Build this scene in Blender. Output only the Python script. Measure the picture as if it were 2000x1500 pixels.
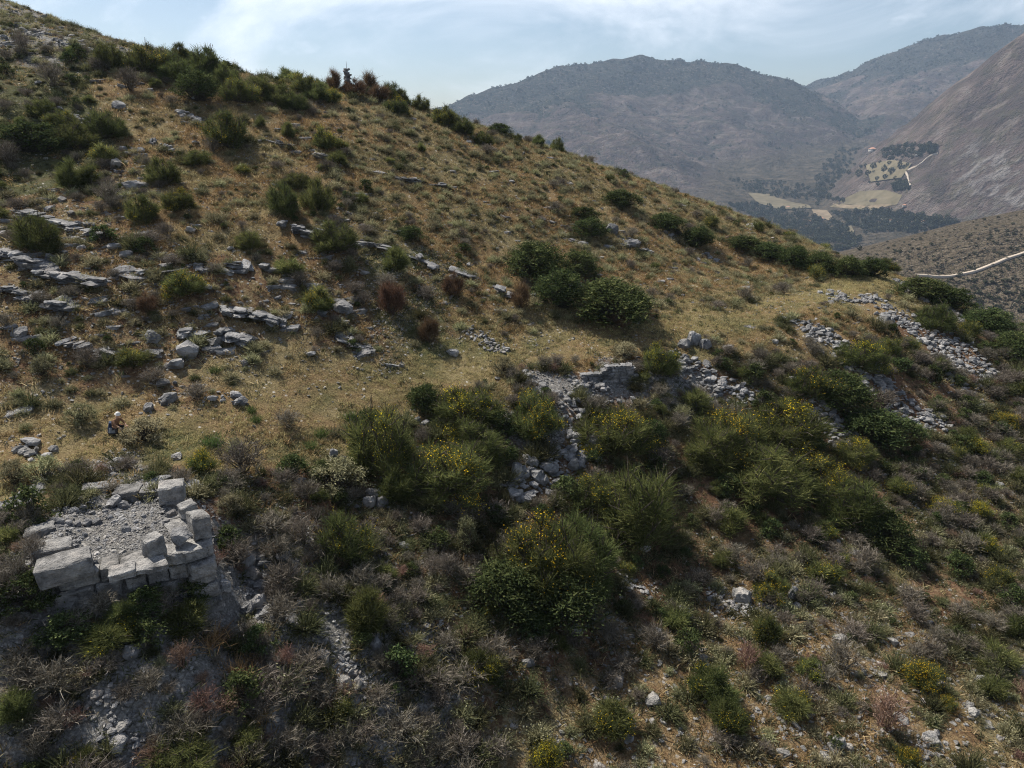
import bpy, bmesh, math, random
import numpy as np

# ---------------------------------------------------------------- camera, sky, sun, exposure
for _o in list(bpy.data.objects):
    bpy.data.objects.remove(_o)
SC = bpy.context.scene
COL = SC.collection
random.seed(7)
RNG = np.random.default_rng(7)
R = math.radians

CAM_Z = 13.2            # camera height over the level of the terrace path
PITCH = R(19.0)
FPX = 1440.0            # focal length in pixels of a 2000 px wide picture
S = 1.2                 # metres per design unit

cam_data = bpy.data.cameras.new('camera')
cam_data.sensor_width = 36.0
cam_data.lens = 36.0 * FPX / 2000.0
cam_data.clip_start = 0.1
cam_data.clip_end = 20000
cam = bpy.data.objects.new('camera', cam_data)
cam.location = (0, 0, CAM_Z)
cam.rotation_euler = (R(90) - PITCH, 0, 0)
COL.objects.link(cam)
SC.camera = cam

SUN_AZ = R(-47.0)       # from +Y towards -X : the sun stands behind the hill on the left
SUN_EL = R(51.0)
sun_dir = np.array([math.sin(SUN_AZ) * math.cos(SUN_EL), math.cos(SUN_AZ) * math.cos(SUN_EL), math.sin(SUN_EL)])
sun_data = bpy.data.lights.new('sun', 'SUN')
sun_data.energy = 5.0
sun_data.angle = R(0.6)
sun_data.color = (1.0, 0.94, 0.84)
sun = bpy.data.objects.new('sun', sun_data)
from mathutils import Vector, Matrix, Euler
sun.rotation_euler = Vector(sun_dir).to_track_quat('Z', 'Y').to_euler()
sun.location = (-40, 60, 80)
COL.objects.link(sun)

world = bpy.data.worlds.new('World')
SC.world = world
world.use_nodes = True
wn = world.node_tree
wn.nodes.clear()
w_out = wn.nodes.new('ShaderNodeOutputWorld')
w_bg = wn.nodes.new('ShaderNodeBackground')
w_bg.inputs['Strength'].default_value = 0.060
sky = wn.nodes.new('ShaderNodeTexSky')
sky.sky_type = 'NISHITA'
sky.sun_disc = False
sky.sun_elevation = SUN_EL
sky.sun_rotation = SUN_AZ
sky.air_density = 1.0
sky.dust_density = 1.2
sky.ozone_density = 1.5
sky.altitude = 500
# thin cirrus and a few small cumulus heads: noise on the sky dome, by direction
w_tc = wn.nodes.new('ShaderNodeTexCoord')
w_map = wn.nodes.new('ShaderNodeMapping')
w_map.inputs['Scale'].default_value = (1.0, 1.0, 2.4)
w_map.inputs['Rotation'].default_value = (0.0, 0.16, 0.3)
wn.links.new(w_tc.outputs['Generated'], w_map.inputs['Vector'])
def w_noise(scale, detail, rough, dist=0.0):
    n = wn.nodes.new('ShaderNodeTexNoise')
    n.inputs['Scale'].default_value = scale
    n.inputs['Detail'].default_value = detail
    n.inputs['Roughness'].default_value = rough
    n.inputs['Distortion'].default_value = dist
    wn.links.new(w_map.outputs['Vector'], n.inputs['Vector'])
    return n
def w_ramp(src, p0, p1, v1):
    r = wn.nodes.new('ShaderNodeMapRange')
    r.interpolation_type = 'SMOOTHSTEP'
    r.inputs['From Min'].default_value = p0
    r.inputs['From Max'].default_value = p1
    r.inputs['To Max'].default_value = v1
    wn.links.new(src, r.inputs['Value'])
    return r
c1 = w_ramp(w_noise(1.7, 6, 0.56, 1.2).outputs['Fac'], 0.46, 0.70, 0.75)
c2 = w_ramp(w_noise(7.0, 4, 0.6, 0.0).outputs['Fac'], 0.57, 0.74, 0.5)
w_add = wn.nodes.new('ShaderNodeMath'); w_add.operation = 'MAXIMUM'
wn.links.new(c1.outputs[0], w_add.inputs[0]); wn.links.new(c2.outputs[0], w_add.inputs[1])
w_mix = wn.nodes.new('ShaderNodeMix'); w_mix.data_type = 'RGBA'
wn.links.new(w_add.outputs[0], w_mix.inputs['Factor'])
wn.links.new(sky.outputs['Color'], w_mix.inputs['A'])
w_mix.inputs['B'].default_value = (12.6, 13.0, 13.8, 1)
wn.links.new(w_mix.outputs['Result'], w_bg.inputs['Color'])
wn.links.new(w_bg.outputs[0], w_out.inputs['Surface'])

SC.view_settings.view_transform = 'Standard'
SC.view_settings.look = 'None'
SC.view_settings.exposure = 0.76
SC.view_settings.gamma = 1.0
SC.view_settings.use_curve_mapping = False
SC.render.engine = 'CYCLES'
SC.cycles.use_denoising = True
SC.cycles.denoising_prefilter = 'NONE'
SC.cycles.filter_width = 1.1
SC.cycles.max_bounces = 4
SC.cycles.diffuse_bounces = 2
SC.cycles.glossy_bounces = 1
SC.cycles.transmission_bounces = 3
SC.cycles.volume_bounces = 0
SC.cycles.transparent_max_bounces = 4

# ---------------------------------------------------------------- helpers
CP, SP = math.cos(PITCH), math.sin(PITCH)
def ray(px, py):
    u = (np.asarray(px, float) - 1000) / FPX
    v = (750 - np.asarray(py, float)) / FPX
    return np.stack([u, CP + v * SP, -SP + v * CP], -1)
def at(px, py, y):
    """the point on the sight line of a photo pixel at forward distance y"""
    d = ray(px, py)
    return d * (y / d[..., 1:2] if np.ndim(d) > 1 else y / d[1]) + np.array([0, 0, CAM_Z])
def project(p):
    p = np.asarray(p, float)
    q = p - np.array([0, 0, CAM_Z])
    dep = q[..., 1] * CP - q[..., 2] * SP
    up = q[..., 1] * SP + q[..., 2] * CP
    return 1000 + FPX * q[..., 0] / dep, 750 - FPX * up / dep, dep

def _hash(ix, iy, seed):
    h = (ix.astype(np.int64) * 374761393 + iy.astype(np.int64) * 668265263 + seed * 974634777) & 0xFFFFFFFF
    h = ((h ^ (h >> 13)) * 1274126177) & 0xFFFFFFFF
    return ((h ^ (h >> 16)) & 0xFFFF) / 65535.0
def vnoise(x, y, seed=0):
    ix = np.floor(x); iy = np.floor(y)
    fx = x - ix; fy = y - iy
    fx = fx * fx * fx * (fx * (fx * 6 - 15) + 10); fy = fy * fy * fy * (fy * (fy * 6 - 15) + 10)
    a = _hash(ix, iy, seed); b = _hash(ix + 1, iy, seed); c = _hash(ix, iy + 1, seed); d = _hash(ix + 1, iy + 1, seed)
    return (a * (1 - fx) + b * fx) * (1 - fy) + (c * (1 - fx) + d * fx) * fy
def fbm(x, y, seed=0, octv=4, gain=0.5):
    t = np.zeros_like(x, dtype=float); a = 1.0; n = 0
    for k in range(octv):
        t += a * (vnoise(x, y, seed + k * 17) * 2 - 1); n += a
        x, y = x * 2.03 + 11.3, y * 2.03 - 7.7; a *= gain
    return t / n

class TPS:
    def __init__(self, pts, smooth=0.0):
        self.P = np.array(pts, float)[:, :2]; z = np.array(pts, float)[:, 2]
        self.sc = 1.0 / (np.ptp(self.P, axis=0).max() + 1e-9)
        Q = self.P * self.sc; n = len(Q)
        K = self._u(((Q[:, None] - Q[None]) ** 2).sum(-1)) + np.eye(n) * smooth
        A = np.zeros((n + 3, n + 3)); A[:n, :n] = K; A[:n, n] = 1; A[:n, n + 1:] = Q; A[n, :n] = 1; A[n + 1:, :n] = Q.T
        self.w = np.linalg.solve(A, np.concatenate([z, [0, 0, 0]]))
    @staticmethod
    def _u(r2):
        return np.where(r2 > 1e-14, 0.5 * r2 * np.log(np.maximum(r2, 1e-14)), 0.0)
    def __call__(self, x, y):
        x = np.asarray(x, float) * self.sc; y = np.asarray(y, float) * self.sc
        n = len(self.P); Q = self.P * self.sc
        r = self.w[n] + self.w[n + 1] * x + self.w[n + 2] * y
        for i in range(n):
            r = r + self.w[i] * self._u((x - Q[i, 0]) ** 2 + (y - Q[i, 1]) ** 2)
        return r

class Field:
    """a height field on a regular grid, with bilinear reading and ray casting"""
    def __init__(self, xs, ys, Z):
        self.xs, self.ys, self.Z = xs, ys, Z
        self.dx, self.dy = xs[1] - xs[0], ys[1] - ys[0]
    def h(self, x, y):
        fx = np.clip((np.asarray(x, float) - self.xs[0]) / self.dx, 0, len(self.xs) - 1.001)
        fy = np.clip((np.asarray(y, float) - self.ys[0]) / self.dy, 0, len(self.ys) - 1.001)
        ix = fx.astype(int); iy = fy.astype(int); tx = fx - ix; ty = fy - iy
        Z = self.Z
        return (Z[iy, ix] * (1 - tx) + Z[iy, ix + 1] * tx) * (1 - ty) + (Z[iy + 1, ix] * (1 - tx) + Z[iy + 1, ix + 1] * tx) * ty
    def normal(self, x, y, e=0.6):
        gx = (self.h(x + e, y) - self.h(x - e, y)) / (2 * e); gy = (self.h(x, y + e) - self.h(x, y - e)) / (2 * e)
        n = np.stack([-gx, -gy, np.ones_like(gx)], -1)
        return n / np.linalg.norm(n, axis=-1, keepdims=True)
    def hit(self, px, py, y0=6.0, y1=190.0, n=1600):
        d = ray(px, py); d = d / d[1]
        t = np.geomspace(y0, y1, n)
        p = d[None] * t[:, None] + np.array([0, 0, CAM_Z])
        below = p[:, 2] < self.h(p[:, 0], p[:, 1])
        k = int(np.argmax(below)) if below.any() else n - 1
        a, b = t[max(k - 1, 0)], t[k]
        for _ in range(18):
            m = (a + b) / 2; q = d * m + np.array([0, 0, CAM_Z])
            if q[2] < self.h(q[0], q[1]): b = m
            else: a = m
        q = d * b + np.array([0, 0, CAM_Z]); q[2] = self.h(q[0], q[1])
        return q if below.any() else None
    def visible(self, P, lift=0.15, n=90):
        P = np.asarray(P, float); c = np.array([0, 0, CAM_Z])
        ok = np.ones(len(P), bool)
        for t in np.linspace(0.12, 0.985, n):
            q = c + (P + [0, 0, lift] - c) * t
            ok &= q[:, 2] > self.h(q[:, 0], q[:, 1]) - 0.02
        return ok

def link(o, parent=None):
    COL.objects.link(o)
    if parent is not None: o.parent = parent
    return o
def mesh_np(name, V, F, smooth=False):
    """V (n,3); F one int array (m,k) or a list of them"""
    V = np.ascontiguousarray(V, np.float32)
    Fs = [np.asarray(f, np.int32) for f in (F if isinstance(F, (list, tuple)) else [F]) if len(f)]
    me = bpy.data.meshes.new(name)
    me.vertices.add(len(V)); me.vertices.foreach_set('co', V.ravel())
    li = np.concatenate([f.ravel() for f in Fs]); cnt = np.concatenate([np.full(len(f), f.shape[1], np.int32) for f in Fs])
    me.loops.add(len(li)); me.loops.foreach_set('vertex_index', li)
    me.polygons.add(len(cnt)); st = np.concatenate([[0], np.cumsum(cnt)[:-1]]).astype(np.int32)
    me.polygons.foreach_set('loop_start', st); me.polygons.foreach_set('loop_total', cnt)
    if smooth: me.polygons.foreach_set('use_smooth', np.ones(len(cnt), bool))
    me.update(calc_edges=True)
    return me
def set_attr(me, name, vals, kind='FLOAT'):
    a = me.attributes.new(name, kind, 'POINT')
    v = np.ascontiguousarray(vals, np.float32)
    a.data.foreach_set({'FLOAT': 'value', 'FLOAT_VECTOR': 'vector', 'FLOAT_COLOR': 'color'}[kind], v.ravel())
def grid_faces(nx, ny):
    i = np.arange(nx - 1)[None] + np.arange(ny - 1)[:, None] * nx
    return np.stack([i, i + 1, i + 1 + nx, i + nx], -1).reshape(-1, 4)
def obj(name, me, mats=None, parent=None, loc=(0, 0, 0), rot=(0, 0, 0), scale=(1, 1, 1)):
    o = bpy.data.objects.new(name, me)
    if me is not None and mats is not None and len(me.materials) == 0:
        for m in (mats if isinstance(mats, (list, tuple)) else [mats]): me.materials.append(m)
    o.location = loc; o.rotation_euler = rot; o.scale = scale
    return link(o, parent)
def tag(o, label=None, cat=None, group=None, kind=None):
    if label: o['label'] = label
    if cat: o['category'] = cat
    if group: o['group'] = group
    if kind: o['kind'] = kind
    return o
def seg_dist(x, y, line):
    """distance in plan of points to a polyline, and the parameter along it"""
    best = np.full(np.shape(x), 1e9)
    for (a, b) in zip(line[:-1], line[1:]):
        ax, ay = a[0], a[1]; dx, dy = b[0] - ax, b[1] - ay
        t = np.clip(((x - ax) * dx + (y - ay) * dy) / (dx * dx + dy * dy + 1e-9), 0, 1)
        best = np.minimum(best, np.hypot(x - ax - t * dx, y - ay - t * dy))
    return best
def smooth01(a, b, x):
    t = np.clip((x - a) / (b - a), 0, 1); return t * t * (3 - 2 * t)

# ---------------------------------------------------------------- materials
class NT:
    def __init__(self, name):
        self.m = bpy.data.materials.new(name); self.m.use_nodes = True
        self.t = self.m.node_tree; self.t.nodes.clear()
        self.out = self.t.nodes.new('ShaderNodeOutputMaterial')
    def n(self, typ, **kw):
        nd = self.t.nodes.new(typ)
        for k, v in kw.items():
            if k in nd.inputs.keys() if isinstance(k, str) else False: self.set(nd, k, v)
            else: setattr(nd, k, v)
        return nd
    def set(self, nd, k, v):
        s = nd.inputs[k]
        if hasattr(v, 'is_linked') or isinstance(v, bpy.types.NodeSocket): self.t.links.new(v, s)
        else: s.default_value = v
    def noise(self, scale, detail=4, rough=0.55, vec=None, dist=0.0):
        nd = self.t.nodes.new('ShaderNodeTexNoise')
        nd.inputs['Scale'].default_value = scale; nd.inputs['Detail'].default_value = detail
        nd.inputs['Roughness'].default_value = rough; nd.inputs['Distortion'].default_value = dist
        if vec is not None: self.t.links.new(vec, nd.inputs['Vector'])
        return nd.outputs['Fac']
    def coord(self, which='Object'):
        return self.t.nodes.new('ShaderNodeTexCoord').outputs[which]
    def pos(self):
        return self.t.nodes.new('ShaderNodeNewGeometry').outputs['Position']
    def ramp(self, fac, stops):
        nd = self.t.nodes.new('ShaderNodeValToRGB'); e = nd.color_ramp.elements
        while len(e) < len(stops): e.new(0.5)
        for k, (p, c) in enumerate(stops):
            e[k].position = p; e[k].color = (*c, 1) if len(c) == 3 else c
        self.t.links.new(fac, nd.inputs[0]); return nd.outputs['Color']
    def rng(self, v, a, b, c=0.0, d=1.0, smooth=True):
        nd = self.t.nodes.new('ShaderNodeMapRange')
        if smooth: nd.interpolation_type = 'SMOOTHSTEP'
        for k, x in zip(('From Min', 'From Max', 'To Min', 'To Max'), (a, b, c, d)): nd.inputs[k].default_value = x
        self.t.links.new(v, nd.inputs['Value']); return nd.outputs[0]
    def math(self, op, a, b=None):
        nd = self.t.nodes.new('ShaderNodeMath'); nd.operation = op
        for i, v in enumerate((a, b)):
            if v is None: continue
            if isinstance(v, (int, float)): nd.inputs[i].default_value = v
            else: self.t.links.new(v, nd.inputs[i])
        return nd.outputs[0]
    def mix(self, f, a, b, blend='MIX'):
        nd = self.t.nodes.new('ShaderNodeMix'); nd.data_type = 'RGBA'; nd.blend_type = blend
        for k, v in (('Factor', f), ('A', a), ('B', b)):
            s = [i for i in nd.inputs if i.name == k and (i.type == ('VALUE' if k == 'Factor' else 'RGBA'))][0]
            if isinstance(v, (int, float)): s.default_value = v
            elif isinstance(v, tuple): s.default_value = (*v, 1) if len(v) == 3 else v
            else: self.t.links.new(v, s)
        return [o for o in nd.outputs if o.type == 'RGBA'][0]
    def hsv(self, col, h=0.5, s=1.0, v=1.0):
        nd = self.t.nodes.new('ShaderNodeHueSaturation')
        self.t.links.new(col, nd.inputs['Color'])
        for k, x in (('Hue', h), ('Saturation', s), ('Value', v)):
            if isinstance(x, (int, float)): nd.inputs[k].default_value = x
            else: self.t.links.new(x, nd.inputs[k])
        return nd.outputs[0]
    def attr(self, name, out='Fac'):
        nd = self.t.nodes.new('ShaderNodeAttribute'); nd.attribute_name = name; return nd.outputs[out]
    def rand(self):
        return self.t.nodes.new('ShaderNodeObjectInfo').outputs['Random']
    def bump(self, h, strength=0.5, dist=0.1):
        nd = self.t.nodes.new('ShaderNodeBump'); nd.inputs['Strength'].default_value = strength; nd.inputs['Distance'].default_value = dist
        self.t.links.new(h, nd.inputs['Height']); return nd.outputs[0]
    def surf(self, col, rough=0.9, normal=None, spec=0.15):
        b = self.t.nodes.new('ShaderNodeBsdfPrincipled')
        if isinstance(col, tuple): b.inputs['Base Color'].default_value = (*col, 1)
        else: self.t.links.new(col, b.inputs['Base Color'])
        b.inputs['Roughness'].default_value = rough
        b.inputs['Specular IOR Level'].default_value = spec
        if normal is not None: self.t.links.new(normal, b.inputs['Normal'])
        self.t.links.new(b.outputs[0], self.out.inputs['Surface']); return self.m
    def leaf(self, col, trans=0.3):
        d = self.t.nodes.new('ShaderNodeBsdfDiffuse'); t = self.t.nodes.new('ShaderNodeBsdfTranslucent')
        x = self.t.nodes.new('ShaderNodeMixShader'); x.inputs[0].default_value = trans
        self.t.links.new(col, d.inputs[0]); self.t.links.new(col, t.inputs[0])
        self.t.links.new(d.outputs[0], x.inputs[1]); self.t.links.new(t.outputs[0], x.inputs[2])
        self.t.links.new(x.outputs[0], self.out.inputs['Surface']); return self.m

def leaf_mat(name, stops, trans=0.3, vr=(0.75, 1.3), hr=(0.485, 0.515), patch=None):
    """plant colour: each blade takes its own tone from its own tint, each plant its own shade"""
    k = NT(name)
    col = k.ramp(k.attr('tint'), stops)
    if patch: col = k.mix(k.rng(k.noise(0.16, 3, 0.6, k.pos()), 0.44, 0.60, 0, 0.75), col, k.ramp(k.attr('tint'), patch))
    r = k.rand()
    v = k.rng(r, 0, 1, vr[0], vr[1], False)
    r2 = k.math('FRACT', k.math('MULTIPLY', r, 7.31))
    h = k.rng(r2, 0, 1, hr[0], hr[1], False)
    return k.leaf(k.hsv(col, h, 1.0, v), trans)
def rock_mat(name, dark, mid, pale, scale=1.6, vr=(0.8, 1.15), rust=0.12):
    k = NT(name)
    p = k.pos()
    a = k.noise(scale, 6, 0.62, p); b = k.noise(scale * 6, 4, 0.6, p); c = k.noise(scale * 0.5, 3, 0.5, p)
    col = k.ramp(a, [(0.30, dark), (0.5, mid), (0.72, pale)])
    col = k.mix(k.rng(c, 0.52, 0.72, 0, rust), col, (0.30, 0.19, 0.11))
    col = k.mix(k.rng(b, 0.58, 0.75, 0, 0.5), col, dark)
    col = k.hsv(col, 0.5, 1.0, k.rng(k.rand(), 0, 1, vr[0], vr[1], False))
    nrm = k.bump(k.math('ADD', a, k.math('MULTIPLY', b, 0.6)), 1.0, 0.22)
    return k.surf(col, 0.92, nrm)
# ---------------------------------------------------------------- the near hill
def lvl(px, py, z=-11.0):
    d = ray(px, py); return np.array([d[0], d[1], d[2]]) * (z / d[2])
ctl = []
for q in [(-250, 1000), (0, 940), (100, 890), (300, 862), (400, 835), (560, 785), (700, 745), (900, 705), (1100, 675), (1300, 645), (1480, 615), (1620, 575), (1700, 545)]:
    ctl.append(lvl(*q))
for q in [(150, 1000), (300, 1000), (250, 1070)]:
    ctl.append(lvl(*q, z=-11.05))
ridge_px = [(-300, -60, 74), (0, 32, 70), (200, 84, 66), (400, 135, 62), (500, 155, 64), (680, 180, 69), (870, 232, 73), (1000, 268, 75), (1100, 300, 75),
            (1250, 352, 75), (1400, 405, 74), (1550, 462, 72), (1700, 522, 66), (1800, 562, 61), (1900, 606, 56), (2000, 652, 53), (2250, 770, 48)]
for (a, b, y) in ridge_px:
    d = ray(a, b); p = d * (y / d[1]); ctl.append(p)
    n = np.array([0.25 + 0.5 * max(0, (a - 1000) / 1000), 1.0])
    n /= np.linalg.norm(n)
    sl = p[2] / y
    ctl.append(np.array([p[0] + n[0] * 9, p[1] + n[1] * 9, p[2] + sl * 9 - 1.3]))
    ctl.append(np.array([p[0] + n[0] * 30, p[1] + n[1] * 30, p[2] - 8 - max(0, a - 900) / 150]))
    ctl.append(np.array([p[0] + n[0] * 75, p[1] + n[1] * 75, p[2] - 42]))
for (a, b, y) in [(300, 500, 36.5), (100, 560, 33), (100, 300, 46), (500, 300, 50), (700, 480, 42), (1000, 480, 50), (1250, 480, 56), (1450, 540, 58),
                  (1000, 760, 33.2), (1250, 715, 37), (1500, 665, 41.5), (1650, 615, 45.5),
                  (1000, 1000, 26.3), (1000, 1250, 20.8), (1000, 1500, 16.8), (700, 1000, 24.5), (700, 1250, 18.8), (600, 1500, 15.2),
                  (1300, 1000, 28.8), (1500, 1000, 30), (1500, 1250, 22.5), (1500, 1500, 17.4), (1700, 800, 38), (1900, 800, 40), (1900, 1000, 31),
                  (2000, 1250, 23.5), (2000, 1500, 17.8), (500, 1000, 22.2), (500, 1170, 18.9), (300, 1262, 15.6), (60, 1200, 15.8), (0, 1500, 13.2), (300, 1500, 13.6)]:
    d = ray(a, b); ctl.append(d * (y / d[1]))
for p in [(0, 4, -21.5), (-30, 3, -17), (30, 4, -23), (0, -20, -29), (70, 20, -27), (70, -20, -36), (-70, 5, -9), (-70, 40, 3), (-75, 80, 15), (-70, -20, -18), (95, 50, -36), (110, 100, -52)]:
    ctl.append(np.array(p, float))
ctl = np.array(ctl) * S + np.array([0, 0, CAM_Z])
hill_tps = TPS(ctl, 2e-5)
STEP = 0.46
hx = np.arange(-105, 125, STEP); hy = np.arange(-26, 178, STEP)
GX, GY = np.meshgrid(hx, hy)
HZ = hill_tps(GX, GY)
# the terrace stays even, the slopes are rough and step over the limestone beds
path_line = [lvl(*q) * S for q in [(-250, 1000), (0, 940), (100, 890), (300, 862), (400, 835), (560, 785), (700, 745), (900, 705), (1100, 675), (1300, 645), (1480, 615), (1620, 575), (1700, 545)]]
PATH_D = seg_dist(GX, GY, path_line)
rough = smooth01(1.0, 5.0, PATH_D)
far_w = smooth01(60, 110, np.hypot(GX, GY - 20))
HZ = HZ + rough * (0.42 * fbm(GX / 7.0, GY / 7.0, 3, 4) + 0.16 * fbm(GX / 1.7, GY / 1.7, 9, 3)) + 0.05 * fbm(GX / 1.1, GY / 1.1, 21, 2)
bed = HZ / 1.55 + 0.7 * fbm(GX / 11, GY / 11, 40, 3) + GX * 0.02
HZ = HZ + 0.30 * rough * smooth01(0.45, 0.6, vnoise(GX / 9, GY / 9, 5)) * (smooth01(0.0, 1.0, bed - np.floor(bed)) - (bed - np.floor(bed)))
# a level bed for the ruined tower
RUIN_PX = {'fl': (110, 1118), 'fr': (408, 1052), 'br': (318, 948), 'bl': (78, 985)}
RUIN_Z = -11.0 * S + CAM_Z
ruin = {k: lvl(*v, z=-10.95) * S for k, v in RUIN_PX.items()}
rc = np.mean([ruin[k][:2] for k in ruin], axis=0)
front_a, front_b = ruin['fl'][:2], ruin['fr'][:2]
fd = (front_b - front_a) / np.linalg.norm(front_b - front_a); fn = np.array([fd[1], -fd[0]])   # fn points out of the front, down the slope
side_front = (GX - front_a[0]) * fn[0] + (GY - front_a[1]) * fn[1]
side_along = (GX - front_a[0]) * fd[0] + (GY - front_a[1]) * fd[1]
FRONT_L = float(np.linalg.norm(front_b - front_a))
near_ruin = smooth01(1.6, 0.2, np.maximum(np.maximum(-side_along, side_along - FRONT_L), 0))
drop = near_ruin * smooth01(-0.7, 0.05, side_front) * smooth01(5.5, 0.8, side_front)
HZ = HZ - drop * 1.1
right_of = smooth01(-0.1, 0.6, side_along - FRONT_L + 0.55 * side_front * 0) * smooth01(3.0, 1.0, side_along - FRONT_L) * smooth01(0.5, -0.3, side_front) * smooth01(-3.6, -2.2, side_front)
HZ = HZ - right_of * 0.8
inside = smooth01(0.15, 0.7, side_along) * smooth01(0.1, 0.7, FRONT_L + side_front * 0.30 - side_along) * smooth01(-0.3, -0.8, side_front) * smooth01(-5.4, -4.6, side_front)
HZ = HZ * (1 - inside) + inside * (RUIN_Z - 0.25 + 0.05 * fbm(GX / 1.1, GY / 1.1, 77, 2))
HILL = Field(hx, hy, HZ)
def G(px, py):
    q = HILL.hit(px, py)
    return q
# what grows where, in squares of the photograph 100 pixels wide
ZONES = ["rrrr                ",
         "hhommmmmm           ",
         "hhooooosssss        ",
         "hhkoooossssssss     ",
         "kkkoookssssssssss   ",
         "kkkkkkkvvssssssspppp",
         "kkkkkkkvvpsssppssddd",
         "kkkkooopppqqqqdgddgg",
         "oppppppdddqddddgddgg",
         "pqqqggddddddddddgggg",
         "xqqqxxggggdddddddggg",
         "xxqqxxxxggggddbbggdg",
         "xxxxxxxxxgggbbbbbbgg",
         "xxxxxxxxxggbbbbbbbbb",
         "xxxxxxxxxgbbbbbbbbbb"]
CODES = 'rhomskvpdgqbx'
ZI = np.array([[CODES.find(c) for c in row.ljust(20)[:20]] for row in ZONES])
def zone_of(P, jit=0.0):
    """zone code of ground points, with frayed borders"""
    P = np.asarray(P, float)
    px, py, dep = project(P)
    px = px + 70 * fbm(P[..., 0] / 3.1, P[..., 1] / 3.1, 60, 3); py = py + 55 * fbm(P[..., 0] / 3.3, P[..., 1] / 3.3, 63, 3)
    ix = np.clip(px // 100, 0, 19).astype(int); iy = np.clip(py // 100, 0, 14).astype(int)
    z = ZI[iy, ix]
    up = ZI[np.clip(iy + 1, 0, 14), ix]
    return np.where(z < 0, np.where(up < 0, CODES.find('s'), up), z)
ZG = zone_of(np.stack([GX, GY, HZ], -1))
# ground cover weights per zone: bare soil, dry straw, green herbs, grey gravel
COVER = {'r': (.2, .2, .2, .8), 'h': (.2, .3, .7, .3), 'o': (.3, .9, .1, .05), 'm': (.3, .5, .3, .1), 's': (.35, .8, .2, .05), 'k': (.8, .45, .1, .25), 'v': (.3, .4, .55, .32),
         'p': (.1, .75, .45, .05), 'd': (.35, .35, .35, .25), 'g': (.35, .4, .35, .3), 'q': (.35, .15, .25, .6), 'b': (.75, .55, .2, .3), 'x': (.3, .25, .35, .6)}
CV = np.array([COVER[c] for c in CODES])
def blur(A, n=3):
    for _ in range(n):
        A = (A + np.roll(A, 1, 0) + np.roll(A, -1, 0) + np.roll(A, 1, 1) + np.roll(A, -1, 1)) / 5
    return A
hill_me = mesh_np('hillside', np.stack([GX, GY, HZ], -1).reshape(-1, 3), grid_faces(len(hx), len(hy)), smooth=True)
wts = np.stack([blur(CV[:, k][ZG], 4) for k in range(4)], -1)
wts[..., 1:2] = np.maximum(wts[..., 1:2], 0.8 * smooth01(3.2, 1.2, PATH_D)[..., None]); wts[..., 2] = np.maximum(wts[..., 2], 0.40 * smooth01(2.6, 0.9, PATH_D))
wts[..., 3] = np.maximum(wts[..., 3], 1.0 * inside)
wts[..., 0] *= 1 - 0.8 * inside; wts[..., 1] *= 1 - 0.9 * inside; wts[..., 2] *= 1 - inside
set_attr(hill_me, 'cover', wts.reshape(-1, 4), 'FLOAT_COLOR')
k = NT('hillside_ground')
p = k.pos()
sepn = k.t.nodes.new('ShaderNodeSeparateColor'); k.t.links.new(k.attr('cover', 'Color'), sepn.inputs[0])
w_soil, w_straw, w_green = sepn.outputs[0], sepn.outputs[1], sepn.outputs[2]
w_grav = k.attr('cover', 'Alpha')
n1 = k.noise(0.9, 6, 0.6, p); n2 = k.noise(4.5, 5, 0.65, p); n3 = k.noise(13, 4, 0.7, p); n4 = k.noise(0.28, 4, 0.5, p)
soil = k.ramp(n2, [(0.3, (0.065, 0.039, 0.026)), (0.55, (0.14, 0.082, 0.05)), (0.75, (0.25, 0.17, 0.115))])
straw = k.ramp(n3, [(0.3, (0.08, 0.055, 0.03)), (0.5, (0.175, 0.12, 0.062)), (0.72, (0.33, 0.245, 0.135))])
green = k.ramp(n3, [(0.3, (0.045, 0.048, 0.022)), (0.6, (0.10, 0.10, 0.045)), (0.8, (0.17, 0.155, 0.075))])
vor = k.t.nodes.new('ShaderNodeTexVoronoi'); vor.inputs['Scale'].default_value = 7.0; k.t.links.new(p, vor.inputs['Vector'])
grav = k.ramp(n3, [(0.3, (0.10, 0.095, 0.088)), (0.5, (0.23, 0.22, 0.205)), (0.72, (0.36, 0.35, 0.33))])
grav = k.hsv(grav, 0.5, 1.0, k.rng(vor.outputs['Distance'], 0.1, 0.6, 1.15, 0.65))
def pick(w, n, lo=0.36, hi=0.64):
    return k.rng(k.math('ADD', k.math('MULTIPLY', w, 0.8), k.math('SUBTRACT', n, 0.9)), lo - 0.5, hi - 0.5)
straw = k.mix(k.rng(k.noise(0.16, 3, 0.6, p), 0.44, 0.60, 0, 0.7), straw, k.ramp(n3, [(0.3, (0.10, 0.085, 0.045)), (0.5, (0.20, 0.17, 0.09)), (0.72, (0.34, 0.29, 0.17))]))
c = k.mix(pick(w_straw, k.math('ADD', k.math('MULTIPLY', n1, .55), k.math('MULTIPLY', n2, .45)), .36, .56), soil, straw)
c = k.mix(pick(w_green, n4, .36, .6), c, green)
c = k.mix(pick(w_grav, k.math('ADD', k.math('MULTIPLY', n2, 0.6), k.math('MULTIPLY', n1, 0.4)), .34, .56), c, grav)
spk = k.t.nodes.new('ShaderNodeTexVoronoi'); spk.inputs['Scale'].default_value = 2.6; k.t.links.new(p, spk.inputs['Vector'])
c = k.mix(k.math('MULTIPLY', k.rng(spk.outputs['Distance'], 0.24, 0.16), k.math('MULTIPLY', k.rng(n1, .45, .6), 0.85)), c, (0.46, 0.43, 0.39))
M_GROUND = k.surf(c, 0.97, k.bump(k.math('ADD', n3, n2), 0.8, 0.12), 0.05)
hill = tag(obj('hillside', hill_me, M_GROUND), 'dry limestone hillside with red soil, straw-coloured grass and grey gravel', None, None, 'structure')

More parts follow.
